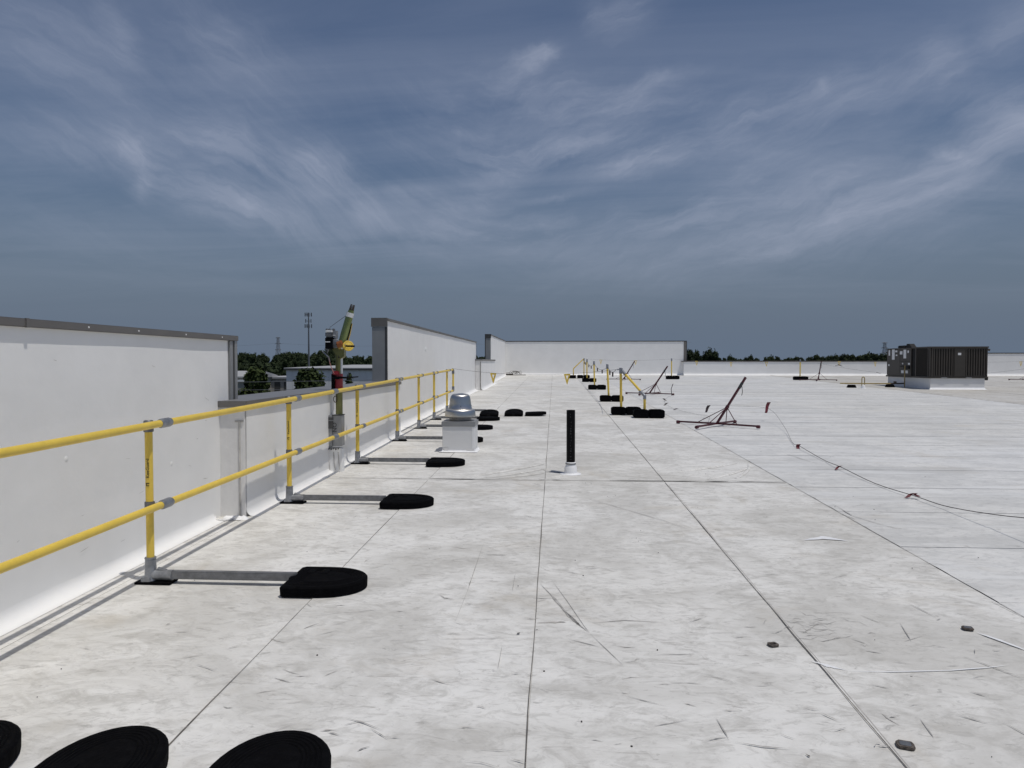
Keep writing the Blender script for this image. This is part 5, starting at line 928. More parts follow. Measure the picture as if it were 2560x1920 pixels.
# ---------------------------------------------------------------- black plumbing pipe
pp = empty('vent_pipe', (.212, 8.93, rz(8.93)), 'upright black plastic vent pipe in a white rubber boot', 'pipe')
MB().lathe([(.052, .02), (.0545, .03), (.0545, .80), (.053, .808), (.047, .809), (.047, .70), (.0001, .70)], n=32).build('pipe', M['black'], pp, smooth=True)
MB().lathe([(.135, .004), (.13, .009), (.088, .014), (.082, .02), (.078, .085), (.066, .105), (.060, .125), (.063, .13), (.063, .148), (.0575, .155), (.0545, .156)], n=32).build('boot', M['white'], pp, smooth=True)
MB().lathe([(.064, .128), (.0665, .130), (.0665, .142), (.064, .144)], n=32).build('clamp_band', M['galv_d'], pp, smooth=True)
m = MB(); rr_ = random.Random(3)
z = .19
while z < .77:
    hh = rr_.uniform(.006, .02)
    for s in (0, 1):
        if rr_.random() < .75: m.box(-.0105+s*.010, -.0035+s*.010, -.0556, -.0552, z, z+hh)
    z += hh+rr_.uniform(.008, .03)
m.build('pipe_print', M['greyprint'], pp)
MB().ribbon([(-.10, 9.05), (0.0, 9.04), (.08, 8.99), (.14, 8.96)], [.006, .009, .010, .006], .010).build('lap_seam', M['seam_d'], roof)  # flat dark strip running left from the pipe boot, on no lap

# ---------------------------------------------------------------- yellow posts on rubber blocks
def block(m, x0, x1, y0, y1, z0, h):
    m.box(x0, x1, y0, y1, z0, z0+h)
def blk_base(par, cx_, cy_, wid=.70, dep=.36, hh=.185):
    for s, nm in ((-1, 0), (1, 1)):
        a, c = (cx_-wid/2, cx_-.012) if s < 0 else (cx_+.004, cx_+wid/2)
        o = MB().box(a, c, cy_-dep/2, cy_+dep/2, .012, hh).build('rubber_block', M['rubber2'], par, bevel=.018, seg=2)
        MB().box(a+.04, c-.06, cy_-.09, cy_+.09, hh-.002, hh+.012).build('block_lug', M['rubber2'], o, bevel=.008)
def stand(name, x, y, px, hgt, label, grp='yellow posts standing in black rubber blocks', lean=0.0):
    t = empty(name, (x, y, rz(y)), label, 'barrier post', grp)
    blk_base(t, 0, 0)
    dx_ = px-x
    MB().tube([(dx_+.02*lean, 0, .13), (dx_-.02*lean, 0, hgt-.06)], .030, 14).build('post', M['yellow'], t, smooth=True)
    MB().lathe([(.038, -.13), (.038, .0), (.030, .012), (.0001, .013)], (dx_-.02*lean, 0, hgt), 14).build('cap', M['galv'], t, smooth=True)
    return t
G1 = 'yellow posts standing in black rubber blocks'
fe = stand('barrier_post', 1.742, 17.34, 1.622, 1.13, 'nearest yellow post pair on black blocks with a rail sloping to a short post', G1, 0.4)
fe['category'] = 'barrier'
# the short post and its rail belong to the same assembly
dxs, dys = 2.19-1.742, 16.60-17.34
base2 = MB()
for a, c in ((-.35, -.012), (.004, .35)):
    o = MB().box(dxs+a, dxs+c, dys-.18, dys+.18, rz(16.6)-rz(17.34)+.012, .175).build('rubber_block', M['rubber2'], fe, bevel=.018, seg=2)
    MB().box(dxs+a+.04, dxs+c-.06, dys-.09, dys+.09, .173, .187).build('block_lug', M['rubber2'], o, bevel=.008)
sx = 2.105-1.742
MB().tube([(sx, dys+.05, .11), (sx, dys+.05, .47)], .030, 14).build('short_post', M['yellow'], fe, smooth=True)
MB().tube([(sx, dys+.05, .42), (sx, dys+.05, .50), (sx-.03, dys+.09, .53), (sx-.09, dys+.18, .60)], .038, 12).build('elbow', M['galv'], fe, smooth=True)
tx = 1.622-1.742
MB().tube([(tx, 0, 1.13), (tx, 0, 1.09)], .040, 12).build('elbow', M['galv'], fe, smooth=True)
MB().tube([(tx+.03, -.04, 1.06), (tx+.09, -.15, .98)], .037, 12).build('elbow', M['galv'], fe, smooth=True)
MB().tube([(tx-.10, 0, 1.10), (tx, 0, 1.10)], .016, 8).build('chain_hook', M['galv'], fe)
MB().tube([(tx+.04, -.05, 1.05), (sx-.06, dys+.13, .57)], .029, 14).build('sloping_rail', M['yellow'], fe, smooth=True)
s2 = stand('barrier_post', 1.757, 21.85, 1.650, 1.135, 'second yellow post of the row, black block base', G1, 1.2)
s3 = stand('barrier_post', 1.722, 28.6, 1.610, 1.13, 'third yellow post of the row, black block base', G1, .6)
s4 = stand('barrier_post', 1.752, 35.6, 1.640, 1.13, 'fourth yellow post of the row, partly behind the third block', G1)
s5 = stand('barrier_post', 1.66, 40.3, 1.69, 1.13, 'far end yellow posts with a rail sloping down to a short post', G1); s5['category'] = 'barrier'
MB().box(-.84, -.42, -.18, .18, .012, .185).build('rubber_block', M['rubber2'], s5, bevel=.018, seg=2)
MB().tube([(-.565, 0, .12), (-.565, 0, .55)], .030, 10).build('short_post', M['yellow'], s5, smooth=True)
MB().tube([(-.565, 0, .55), (.03, 0, 1.12)], .029, 10).build('sloping_rail', M['yellow'], s5, smooth=True)
stand('barrier_post', 6.46, 39.2, 6.40, 1.13, 'lone yellow post on black blocks near the right end of the far tall wall', G1)
stand('barrier_post', 13.02, 38.4, 12.99, 1.08, 'lone yellow post on black blocks before the low far parapet', G1)
stand('barrier_post', 27.4, 38.4, 27.4, 1.10, 'lone yellow post far off to the right past the rooftop unit', G1)

def cat(a, b_, sag, n=14):
    return [(a[0]+(b_[0]-a[0])*i/n, a[1]+(b_[1]-a[1])*i/n, a[2]+(b_[2]-a[2])*i/n-sag*4*(i/n)*(1-i/n)) for i in range(n+1)]
def pennant(par, p, w=.16, hh=.26, yaw_=0.0, t=.030, mat='yellow'):
    m = MB(); o_ = [(-w/2, 0), (w/2, 0), (w*.03, -hh), (-w*.03, -hh)]; k = t
    i_ = [(-w/2+k*1.5, -k*1.2), (w/2-k*1.5, -k*1.2), (0.001, -hh+k*3.6), (-.001, -hh+k*3.6)]
    d = .004
    vs = [(x, -d, z) for x, z in o_]+[(x, -d, z) for x, z in i_]+[(x, d, z) for x, z in o_]+[(x, d, z) for x, z in i_]
    fs = []
    for q in range(4):
        r_ = (q+1) % 4
        fs += [(q, r_, 4+r_, 4+q), (8+q, 12+q, 12+r_, 8+r_), (q, 8+q, 8+r_, r_), (4+q, 4+r_, 12+r_, 12+q)]
    m.add(vs, fs); ob = m.build('pennant', M[mat], par); ob.location = p; ob.rotation_euler = (0, 0, yaw_); return ob
def rope_line(name, pts, r, mat, label, cat_):
    o = MB().tube(pts, r, 6).build(name, M[mat]); return tag(o, label, cat_)
# pennant line from the guardrail end to the first barrier post
A = (RX+.03, 18.52, rz(18.5)+HR+.02); B_ = (1.52, 17.34, rz(17.34)+1.10)
pts = cat(A, B_, .14); pl1 = rope_line('pennant_line', pts, .0035, 'rope', 'thin line with two yellow triangles from the guardrail end to the first barrier', 'pennant line')
for xx in (-1.56, .325):
    t = (xx-A[0])/(B_[0]-A[0]); p = (xx, A[1]+(B_[1]-A[1])*t, A[2]+(B_[2]-A[2])*t-.14*4*t*(1-t)); pennant(pl1, p, .165, .265, t=.034)
# far pennant lines
def far_line(A, B_, sag, xs, label):
    o = rope_line('pennant_line', cat(A, B_, sag), .003, 'rope', label, 'pennant line')
    for i, xx in enumerate(xs):
        t = (xx-A[0])/(B_[0]-A[0]); p = (xx, A[1]+(B_[1]-A[1])*t, A[2]+(B_[2]-A[2])*t-sag*4*t*(1-t)); pennant(o, p, .15, .25, 0.5*math.sin(i*2.3), .020)
far_line((1.69, 40.3, 1.74), (6.38, 39.2, 1.72), .10, (2.62, 4.5), 'thin line with two yellow triangles in front of the far tall wall')
far_line((6.40, 39.2, 1.72), (12.98, 38.4, 1.66), .16, (7.72, 9.5, 11.3), 'thin line with three yellow triangles before the left half of the low far parapet')
far_line((12.99, 38.4, 1.66), (27.4, 38.4, 1.68), .15, (15.0, 16.85, 19.4, 21.8, 24.2), 'thin line with yellow triangles passing behind the rooftop unit')
# chain between the barrier posts
ends = [(1.50, 17.34, rz(17.3)+1.10), (1.64, 21.85, rz(21.85)+1.06), (1.60, 28.6, rz(28.6)+1.05), (1.64, 35.6, rz(35.6)+1.05), (1.68, 40.3, rz(40.3)+1.05)]
lbls = ['chain sagging between the first and second yellow barrier posts', 'chain sagging between the second and third yellow barrier posts', 'chain sagging between the third and fourth yellow barrier posts', 'chain sagging between the fourth post and the far end barrier']
for (a, b_), lb in zip(zip(ends[:-1], ends[1:]), lbls):
    ln = math.dist(a, b_); n = int(ln/.055); m = MB(); pts = cat(a, b_, .12*ln/5, n)
    for i in range(n):
        p, q = Vector(pts[i]), Vector(pts[i+1]); d = (q-p); pr = .009 if i % 2 else .004
        m.tube([p-d*.12, p+d*.25, p+d*.75, p+d*1.12], [.003, pr, pr, .003], 5, flat=.45 if i % 2 else 1.6)
    o = tag(m.build('barrier_chain', M['rope']), lb, 'chain')
    for k in (.35, .7):
        p = pts[int(n*k)]; MB().box(-.02, .02, -.004, .004, -.12, 0).build('tag', M['dkflag'], o).location = p

# ---------------------------------------------------------------- maroon warning line stands
def mstand(x, y, rot, label, lean=32, leny=1.13, sc_=1.0, leandir=0.0):
    t = empty('warning_stand', (x, y, rz(y)), label, 'stand', 'maroon warning line stands'); hub = Vector((.5*math.tan(R(lean))*.62, 0, .40))
    cr = [Vector((-.84*math.cos(R(a)), -.84*math.sin(R(a)), .045)) for a in (rot, rot+180, rot+90, rot+270)]
    ang = R(lean); topv = Vector((math.sin(ang)*leny*math.cos(leandir), math.sin(ang)*leny*math.sin(leandir), math.cos(ang)*leny+.05))
    hub = Vector((0, 0, .05)).lerp(topv, .36)
    for p in cr:
        a = MB(); d = p.normalized(); side = Vector((-d.y, d.x, 0))*.017
        q = p.copy(); c0 = Vector((0, 0, .062))
        vs = []
        for c_ in (c0, q+Vector((0, 0, .012))):
            vs += [c_-side-Vector((0,0,.017)), c_+side-Vector((0,0,.017)), c_+side+Vector((0,0,.017)), c_-side+Vector((0,0,.017))]
        a.add(vs, [(0,1,2,3), (4,7,6,5), (0,4,5,1), (1,5,6,2), (2,6,7,3), (3,7,4,0)])
        lg = a.build('leg', M['maroon'], t)
        MB().tube([p*1.0+Vector((0,0,.0)), p*1.075+Vector((0,0,-.003))], .034, 8).build('foot', M['maroon'], lg)
        MB().tube([hub, p*.52+Vector((0,0,.035))], .0085, 6).build('brace', M['maroon'], t)
    a = MB(); a.tube([Vector((0,0,.055)), topv], .027, 4); a.build('mast', M['maroon'], t)
    a = MB(); a.tube([hub-topv*.05, hub+topv*.03], .038, 6); a.build('hub', M['maroon'], t)
    pt = Vector((0,0,.05)).lerp(topv, .82); MB().tube([pt-topv*.05, pt+topv*.06], .031, 6).build('wrap', M['greyprint'], t)
    MB().tube([pt+Vector((.02,-.02,0)), pt+Vector((.035,-.02,-.12)), pt+Vector((.02,-.02,-.2))], .007, 5).build('loose_end', M['greyprint'], t)
    return t
mstand(3.33, 14.75, -38, 'nearest maroon metal stand on cross feet with its mast leaning right', 31, 1.12)
mstand(3.35, 25.2, -30, 'second maroon stand on cross feet, behind the nearest yellow barrier posts', 33, 1.15)
mstand(3.68, 37.9, -12, 'farthest leaning maroon stand, seen against the far tall wall', 31, 1.12)
mstand(13.6, 37.5, -25, 'maroon stand with an almost upright mast right of the lone yellow post', 9, .98)
mstand(24.55, 38.3, -15, 'maroon stand cut by the right picture edge', 30, 1.1)

# warning ropes with red flags
def flag(par, p, ang, w=.055, l=.13, mat='redflag', drop=True, yw=0.3, name='flag'):
    m = MB(); n = 5; vs = []; fs = []
    for i in range(n+1):
        t = i/n; b_ = .018*math.sin(t*5)
        for s in (-1, 1):
            vs.append((s*w*.5*(1-.35*t) + l*t*math.sin(ang), b_, -l*t*math.cos(ang)))
    for i in range(n): fs.append((2*i, 2*i+1, 2*i+3, 2*i+2))
    m.add(vs, fs); me = m.mesh(name); me.materials.append(M[mat]); o = inst(name, me, par, p, (0, 0, yw))
    sol = o.modifiers.new('thickness', 'SOLIDIFY'); sol.thickness = .003; return o
def rp(x, y, h): return (x, y, rz(y)+h)
pts = [rp(3.55,16.55,.30), rp(4.2,16.3,.30), rp(4.72,15.9,.27), rp(4.45,14.0,.08), rp(3.98,12.1,.02), rp(3.87,11.45,.05), rp(3.78,10.2,.02), rp(3.71,9.40,.045), rp(3.70,8.4,.02), rp(3.76,7.6,.035), rp(3.80,7.0,.05), rp(3.84,6.0,.185), rp(3.88,4.9,.42), rp(3.9,3.6,.85), rp(3.9,2.4,1.2)]
def smooth(p, n=5):
    out = []
    for i in range(len(p)-1):
        p0, p1, p2, p3 = [Vector(p[max(0, min(len(p)-1, j))]) for j in (i-1, i, i+1, i+2)]
        for k in range(n):
            t = k/n; out.append(.5*((2*p1)+(-p0+p2)*t+(2*p0-5*p1+4*p2-p3)*t*t+(-p0+3*p1-3*p2+p3)*t**3))
    out.append(Vector(p[-1])); return out
sp_ = smooth(pts)
ro = rope_line('warning_rope', sp_, [.0016+.0024*min(1, i/28) for i in range(len(sp_))], 'rope', 'dark rope with red flags sagging over the white roof on the right', 'rope')
flag(ro, rp(3.55,16.5,.30), -.5, .08, .18, 'dkflag'); flag(ro, rp(4.72,15.9,.42), -.35, .09, .25, 'redflag')
flag(ro, rp(3.86,11.42,.075), -.25, .075, .095); flag(ro, rp(3.72,9.42,.055), -1.1, .05, .10, yw=.2); flag(ro, rp(3.77,7.62,.06), -1.2, .06, .12, yw=.1)
flag(ro, rp(3.75,7.58,.062), 1.0, .05, .05, yw=.4)
pts = [rp(4.0,24.6,.02), rp(3.45,22.4,.03), rp(3.19,20.3,.03), rp(3.18,18.6,.03), rp(3.44,17.3,.02), rp(3.55,16.5,.05), rp(3.3,15.4,.03)]
ro = rope_line('warning_rope', smooth(pts), .0022, 'rope', 'dark rope lying on the roof between the two nearest maroon stands', 'rope')
for p, a in ((rp(3.40,22.3,.07), .9), (rp(3.22,20.4,.07), -1.0), (rp(3.2,18.6,.06), -1.3)): flag(ro, p, a, .07, .13, 'dkflag')
MB().tube([rp(4.02,24.55,.02), rp(4.0,24.55,.25), rp(4.06,24.55,.42)], .012, 6).build('flag_stick', M['dkflag'], ro)
pts = cat((13.72, 37.9, 1.50), (24.9, 38.3, 1.30), .55, 20)
ro = rope_line('warning_rope', pts, .004, 'rope', 'sagging dark rope with flags before the low far parapet, right of its maroon stand', 'rope')
flag(ro, (14.75, 37.9, 1.42), 1.2, .10, .25, 'greyprint' if False else 'dkflag'); flag(ro, (16.7, 37.95, 1.02), 1.3, .08, .28, 'dkflag'); flag(ro, (24.4, 38.3, 1.36), 1.3, .08, .25, 'dkflag')
MB().tube([(14.6, 37.89, 1.36), (14.9, 37.89, 1.40)], .012, 5).build('flag_stick', M['dkflag'], ro)

# ---------------------------------------------------------------- small weathered pads on the membrane
for (x, y, s, rot, lab) in ((1.372, 2.815, 1.0, -.25, 'largest weathered dark pad on the membrane near the bottom right corner'), (2.293, 4.04, .86, -.2, 'small weathered dark pad on the right, farther up than the other two'),
                            (1.15, 3.76, .8, .35, 'thin weathered ring shaped pad left of the dirty lap seam')):
    o = empty('roof_pad', (x, y, rz(y)+.005), lab, 'pad', 'weathered pads dropped on the roof', (0, 0, rot))
    ol = [(.036, .012), (.030, .022), (-.022, .024), (-.036, .012), (-.037, -.012), (-.028, -.022), (.024, -.024), (.036, -.014)]
    ol = [(a*s*.92, b_*s*1.25) for a, b_ in ol]
    if s > .82:
        MB().prism(ol, 0, .012).build('pad_body', M['pad'], o, bevel=.003)
        MB().prism([(a*.62, b_*.6) for a, b_ in ol], .0122, .0135).build('pad_wear', M['flash'] if False else M['galv_d'], o)
    else:
        m = MB(); n = len(ol); vs = [(a, b_, 0) for a, b_ in ol]+[(a, b_, .009) for a, b_ in ol]+[(a*.62, b_*.45, 0) for a, b_ in ol]+[(a*.62, b_*.45, .009) for a, b_ in ol]
        fs = []
        for i in range(n): j = (i+1) % n; fs += [(i, j, n+j, n+i), (n+i, n+j, 3*n+j, 3*n+i), (3*n+i, 3*n+j, 2*n+j, 2*n+i)]
        m.add(vs, fs).build('pad_body', M['pad'], o)

# wire coil in the far corner
m = MB(); rr_ = random.Random(2)
for i in range(9):
    r_ = rr_.uniform(.10, .26); cx_, cy_ = rr_.uniform(-.25, .45), rr_.uniform(-.2, .1); tl = rr_.uniform(-.9, .9)
    m.tube([(cx_+r_*math.cos(a*.42), cy_+r_*.5*math.sin(a*.42), .05+abs(r_*math.sin(a*.42+tl))*.9) for a in range(15)], .007, 5)
m.box(-.35, .1, -.12, .1, 0, .09); m.box(-.3, .9, -.05, .05, 0, .03)
o = m.build('wire_coil', M['dkpipe']); o.location = (-2.68, 44.9, rz(44.9)+.02); tag(o, 'tangle of dark wire heaped in the far left corner of the roof', 'wire')
MB

# ---------------------------------------------------------------- davit hoist at the low wall
DX, DY = -2.782, 8.98
dv = empty('davit_hoist', (DX, DY, rz(DY)), 'green and gold davit hoist with winch standing in a grey sleeve on the low parapet', 'hoist')
zb = rz(DY)
def dz_(z): return z-zb
# sleeve and mounting plate
MB().box(-.040, .072, -.075, .070, dz_(.475), dz_(.878)).build('sleeve', M['flash'], dv, bevel=.005)
MB().box(-.125, -.042, -.085, .055, dz_(.470), dz_(.870)).build('mounting_bracket', M['flash'], dv, bevel=.004)
MB().box(-.122, -.03, -.093, -.0855, dz_(.70), dz_(.845)).build('bracket_window', M['trim'], dv)
MB().box(-.115, -.005, -.098, -.093, dz_(.800), dz_(.808)).build('bracket_bar', M['galv'], dv)
MB().box(-.122, -.092, -.0895, -.0858, dz_(.665), dz_(.712)).build('sticker', M['sticker'], dv)
MB().box(-.045, .078, -.080, .075, dz_(.868), dz_(.876)).build('sleeve_rim', M['black'], dv)
put_text('NO', .080, dv, Matrix.Translation((-.012, -.0762, dz_(.715))) @ Matrix.Rotation(R(90), 4, 'X') @ Matrix.Rotation(R(90), 4, 'Z'))
m = MB(); m.tube([(-.10, -.085, dz_(.45)), (-.115, -.087, dz_(.36)), (-.09, -.085, dz_(.44))], .006, 5)
for i in range(6): m.tube([(-.12+.03*i, -.086, dz_(.448)), (-.112+.03*i, -.088, dz_(.43+.01*(i % 2)))], .012, 5)
m.build('torn_sealant', M['greyprint'], dv)
MB().box(-.118, .074, -.073, .05, dz_(.13), dz_(.452)).build('flashing_boot', M['wall'], dv, bevel=.012)
for xx in (-.10, -.03, .03):
    MB().tube([(xx, -.076, dz_(.40)), (xx+.008, -.078, dz_(.26)), (xx+.02, -.082, dz_(.17))], .005, 5).build('boot_fold', M['seam_l'], dv)
# mast
MB().tube([(.024, 0, dz_(.80)), (.024, 0, dz_(1.70))], .044, 18).build('mast', M['olive'], dv, smooth=True)
m = MB()
for k_ in range(16):
    a = k_*2*math.pi/16; b2 = (k_+1)*2*math.pi/16
    m.tube([(-.012+.022*math.cos(a), -.046, dz_(1.075)+.04*math.sin(a)), (-.012+.022*math.cos(b2), -.046, dz_(1.075)+.04*math.sin(b2))], .0055, 5)
m.build('latch_ring', M['dkpipe'], dv)
MB().box(.056, .069, -.03, .02, dz_(1.40), dz_(1.70)).build('label_strip', M['sticker'], dv)
MB().tube([(.024, 0, dz_(1.20)), (.024, 0, dz_(1.40))], .050, 18).build('red_collar', M['red'], dv, smooth=True)
MB().box(-.045, .045, -.062, .04, dz_(1.385), dz_(1.435)).build('collar_clamp', M['red'], dv, bevel=.008)
MB().box(-.062, -.028, -.05, .03, dz_(1.20), dz_(1.40)).build('collar_plate', M['black'], dv, bevel=.004)
MB().tube([(-.05, -.055, dz_(1.352)), (.07, -.055, dz_(1.350)), (.16, -.05, dz_(1.350)), (.29, -.05, dz_(1.362))], [.014, .013, .009, .007], 8).build('locking_bar', M['black'], dv, smooth=True)
MB().box(-.055, .05, -.068, -.045, dz_(1.33), dz_(1.365)).build('bar_bracket', M['black'], dv)
_before = set(dv.children)
# upper knuckle and winch
m = MB(); m.add([(-.10,-.05,dz_(1.78)), (.06,-.05,dz_(1.74)), (.06,-.05,dz_(1.62)), (.0,-.05,dz_(1.58)), (-.10,-.05,dz_(1.72)), (-.10,.05,dz_(1.78)), (.06,.05,dz_(1.74)), (.06,.05,dz_(1.62)), (.0,.05,dz_(1.58)), (-.10,.05,dz_(1.72))],
        [(0,1,2,3,4), (9,8,7,6,5), (0,5,6,1), (1,6,7,2), (2,7,8,3), (3,8,9,4), (4,9,5,0)]); m.build('knuckle', M['olive'], dv, bevel=.006)
MB().box(-.175, -.060, -.085, .05, dz_(1.745), dz_(1.90)).build('winch_body', M['black'], dv, bevel=.012)
MB().box(-.170, -.072, -.090, .055, dz_(1.895), dz_(1.965)).build('winch_cover', M['galv_d'], dv, bevel=.012)
MB().box(-.165, -.075, -.094, .05, dz_(1.955), dz_(1.985)).build('winch_top', M['sticker'], dv, bevel=.006)
for xx in (-.155, -.118, -.07): MB().lathe([(.014, -.02), (.014, .02)], n=10).build('top_roller', M['galv_d'], dv).matrix_local = Matrix.Translation((xx, -.05, dz_(1.993))) @ Matrix.Rotation(R(90), 4, 'X')
MB().box(-.168, -.105, -.092, -.085, dz_(1.83), dz_(1.842)).build('winch_stripe', M['sticker'], dv)
MB().box(-.078, -.035, -.07, .03, dz_(1.88), dz_(1.98)).build('side_plate', M['galv'], dv, bevel=.006)
MB().box(-.074, -.04, -.077, -.07, dz_(1.915), dz_(1.925)).build('bolt_bar', M['sticker'], dv)
MB().lathe([(.052, -.03), (.060, -.024), (.060, .024), (.052, .03)], n=20).build('drum', M['galv_d'], dv, smooth=True).matrix_local = Matrix.Translation((-.04, -.05, dz_(1.815))) @ Matrix.Rotation(R(90), 4, 'X')
MB().lathe([(.035, -.04), (.048, -.03), (.048, .03), (.035, .04)], n=18).build('clutch', M['orange'], dv, smooth=True).matrix_local = Matrix.Translation((.015, -.055, dz_(1.775))) @ Matrix.Rotation(R(75), 4, 'Y')
MB().lathe([(.030, -.05), (.034, .0), (.030, .04)], n=16).build('gear_housing', M['gold'], dv, smooth=True).matrix_local = Matrix.Translation((.045, -.055, dz_(1.745))) @ Matrix.Rotation(R(80), 4, 'Y')
# boom with sheave head
p0, p1 = Vector((.012, -.02, dz_(1.73))), Vector((.128, -.02, dz_(2.135))); p2 = Vector((.152, -.02, dz_(2.21)))
MB().tube([p0, p0.lerp(p1, .5), p1, p2], [.048, .051, .047, .034], 20).build('boom', M['boom'], dv, smooth=True)
d = (p1-p0).normalized()
MB().tube([p1-d*.012, p1+d*.045], .0485, 20).build('boom_label', M['sticker'], dv, smooth=True)
m = MB(); sd_ = Vector((d.z, 0, -d.x))
for s in (-1, 1):
    o_ = p2+sd_*.017*s; m.tube([p1+d*.04+sd_*.02*s, o_, o_+d*.075], [.016, .017, .011], 8)
m.build('sheave_head', M['dkpipe'], dv, smooth=True)
MB().lathe([(.020, -.012), (.024, -.01), (.017, 0), (.024, .01), (.020, .012)], n=14).build('sheave', M['galv_d'], dv, smooth=True).matrix_local = Matrix.Translation(p2+d*.045) @ Matrix.Rotation(R(90), 4, 'X')
MB().tube([p0+sd_*.053+d*.12, p0+sd_*.055+d*.34], .007, 6).build('boom_slot', M['black'], dv)
MB().tube([p0+sd_*.064+d*.02, p0+sd_*.069+d*.20, p0+sd_*.058+d*.34], .007, 6).build('brass_rod', M['gold'], dv, smooth=True)
MB().tube([(-.118, -.06, dz_(1.99)), tuple(p1-sd_*.042)], .0028, 5).build('cable', M['rope'], dv)
# hand wheel and crank
w_ = MB()
for k_ in range(24):
    a = k_*2*math.pi/24; b2 = (k_+1)*2*math.pi/24
    w_.tube([(.058*math.cos(a), .058*math.sin(a), 0), (.058*math.cos(b2), .058*math.sin(b2), 0)], .013, 6, cap=False)
w_.box(-.058, .058, -.006, .006, -.004, .004); w_.lathe([(.046, -.02), (.05, 0), (.046, .012), (.001, .016)], n=18)
o = w_.build('hand_wheel', M['yellow'], dv, smooth=True); o.matrix_local = Matrix.Translation((.125, -.075, dz_(1.755))) @ Matrix.Rotation(R(22), 4, 'Z') @ Matrix.Rotation(R(72), 4, 'X')
MB().tube([(.115, -.14, dz_(1.751)), (.225, -.14, dz_(1.749))], .012, 10).build('crank_grip', M['black'], dv, smooth=True)
MB().tube([(.10, -.08, dz_(1.765)), (.10, -.14, dz_(1.766))], .007, 6).build('crank_arm', M['galv'], dv)
# strut and strap to the lower left
MB().tube([(-.20, -.06, dz_(1.69)), (-.16, -.06, dz_(1.655)), (-.115, -.06, dz_(1.61)), (-.10, -.06, dz_(1.55))], [.009, .012, .012, .008], 8).build('release_lever', M['galv'], dv, smooth=True)
MB().tube([(-.175, -.03, dz_(1.74)), (-.185, -.03, dz_(1.71)), (-.165, -.03, dz_(1.67)), (-.14, -.03, dz_(1.73))], .014, 8).build('hook', M['galv_d'], dv, smooth=True)
MB().tube([(-.11, -.06, dz_(1.61)), (-.10, -.062, dz_(1.54)), (-.075, -.062, dz_(1.47)), (-.045, -.06, dz_(1.40))], .011, 6, flat=.4).build('strap', M['pink'], dv)
MB().tube([(-.08, 0, dz_(1.72)), (-.02, 0, dz_(1.52))], .020, 8).build('strut', M['olive'], dv, smooth=True)
MB().tube([(-.05, -.03, dz_(1.70)), (.0, -.04, dz_(1.60))], .014, 8).build('link', M['dkpipe'], dv)
MB().lathe([(.012, -.01), (.012, .01)], n=10).build('bolt', M['sticker'], dv).matrix_local = Matrix.Translation((.045, -.075, dz_(1.725))) @ Matrix.Rotation(R(90), 4, 'X')

for o in dv.children:      # the head sits a little to the roof side of the mast line
    if o not in _before and o.name.split('.')[0] not in ('strap', 'release_lever'): o.location.x += .045; o.location.z -= (.03 if o.name.startswith(('winch', 'side_plate', 'bolt_bar', 'top_roller', 'drum')) else 0)
    elif o.name.split('.')[0] in ('strap', 'release_lever'): o.location.x += .025
# ---------------------------------------------------------------- rooftop air handler
HX, HY = 14.94, 29.18
hv = empty('rooftop_unit', (HX, HY, rz(HY)), 'big dark brown rooftop air conditioning unit on a pale curb at the right', 'air conditioner')
W_, D_ = 2.09, 3.6
MB().box(0, W_, 0, D_, -.05, .47).build('curb', M['curb'], hv, bevel=.01)
m = MB()
row_ = [(0.003, .10)]+[(0.004+.08*(1-math.cos(math.pi/2*i/4)), .08*(1-math.sin(math.pi/2*i/4))+.006) for i in range(5)]+[(.15, .006)]
vs = []
for e in (0, 1):
    for d2, z in row_: vs.append((-d2 if e == 0 else W_+d2, -d2, z))
w = len(row_); m.add(vs, [(i, i+1, w+i+1, w+i) for i in range(w-1)])
m.build('curb_flashing', M['white'], hv, smooth=True)
zb_, zt_ = .505, 1.705
LX = -.045; RXX = 2.17; BY = 3.60
MB().box(LX+.02, RXX-.02, .02, BY-.02, zb_, zt_-.04).build('cabinet', M['hvac_in'], hv)
MB().box(LX-.03, RXX+.03, -.04, BY+.04, zb_-.055, zb_+.012).build('base_rail', M['hvac'], hv, bevel=.006)
for xx in (.4, 1.35): MB().box(xx, xx+.22, -.05, -.043, zb_-.05, zb_-.015).build('lift_hole_tag', M['sticker'] if False else M['flash'], hv)
MB().box(LX-.035, RXX+.035, -.05, 1.36, zt_-.045, zt_+.008).build('roof_panel', M['hvac2'], hv, bevel=.008)
MB().box(LX-.035, RXX+.035, 1.365, BY+.05, zt_-.060, zt_-.010).build('roof_panel', M['hvac2'], hv, bevel=.008)
# front face: two louvred coil guards and a plain panel
def louvres(x0, x1, n):
    fr = MB(); fr.box(x0, x1, -.012, .012, zb_+.02, zb_+.05); fr.box(x0, x1, -.012, .012, zt_-.085, zt_-.05); fr.box(x0, x0+.03, -.012, .012, zb_+.05, zt_-.085); fr.box(x1-.03, x1, -.012, .012, zb_+.05, zt_-.085)
    fr = fr.build('coil_guard', M['hvac2'], hv); st = (x1-x0-.06)/n
    for i in range(n):
        a = x0+.03+i*st; m = MB(); z0, z1 = zb_+.052, zt_-.087
        m.add([(a+st*.12, .008, z0), (a+st*.30, -.022, z0), (a+st*.58, -.022, z0), (a+st*.82, .008, z0), (a+st*.12, .008, z1), (a+st*.30, -.022, z1), (a+st*.58, -.022, z1), (a+st*.82, .008, z1)], [(0,1,5,4), (1,2,6,5), (2,3,7,6)])
        m.build('louvre', M['hvac2'], fr)
louvres(.06, .90, 8); louvres(1.30, 2.14, 8)
MB().box(.903, 1.297, -.03, .012, zb_+.02, zt_-.05).build('front_panel', M['hvac'], hv, bevel=.005)
MB().box(1.03, 1.15, -.036, -.031, 1.37, 1.46).build('sticker', M['sticker'], hv)
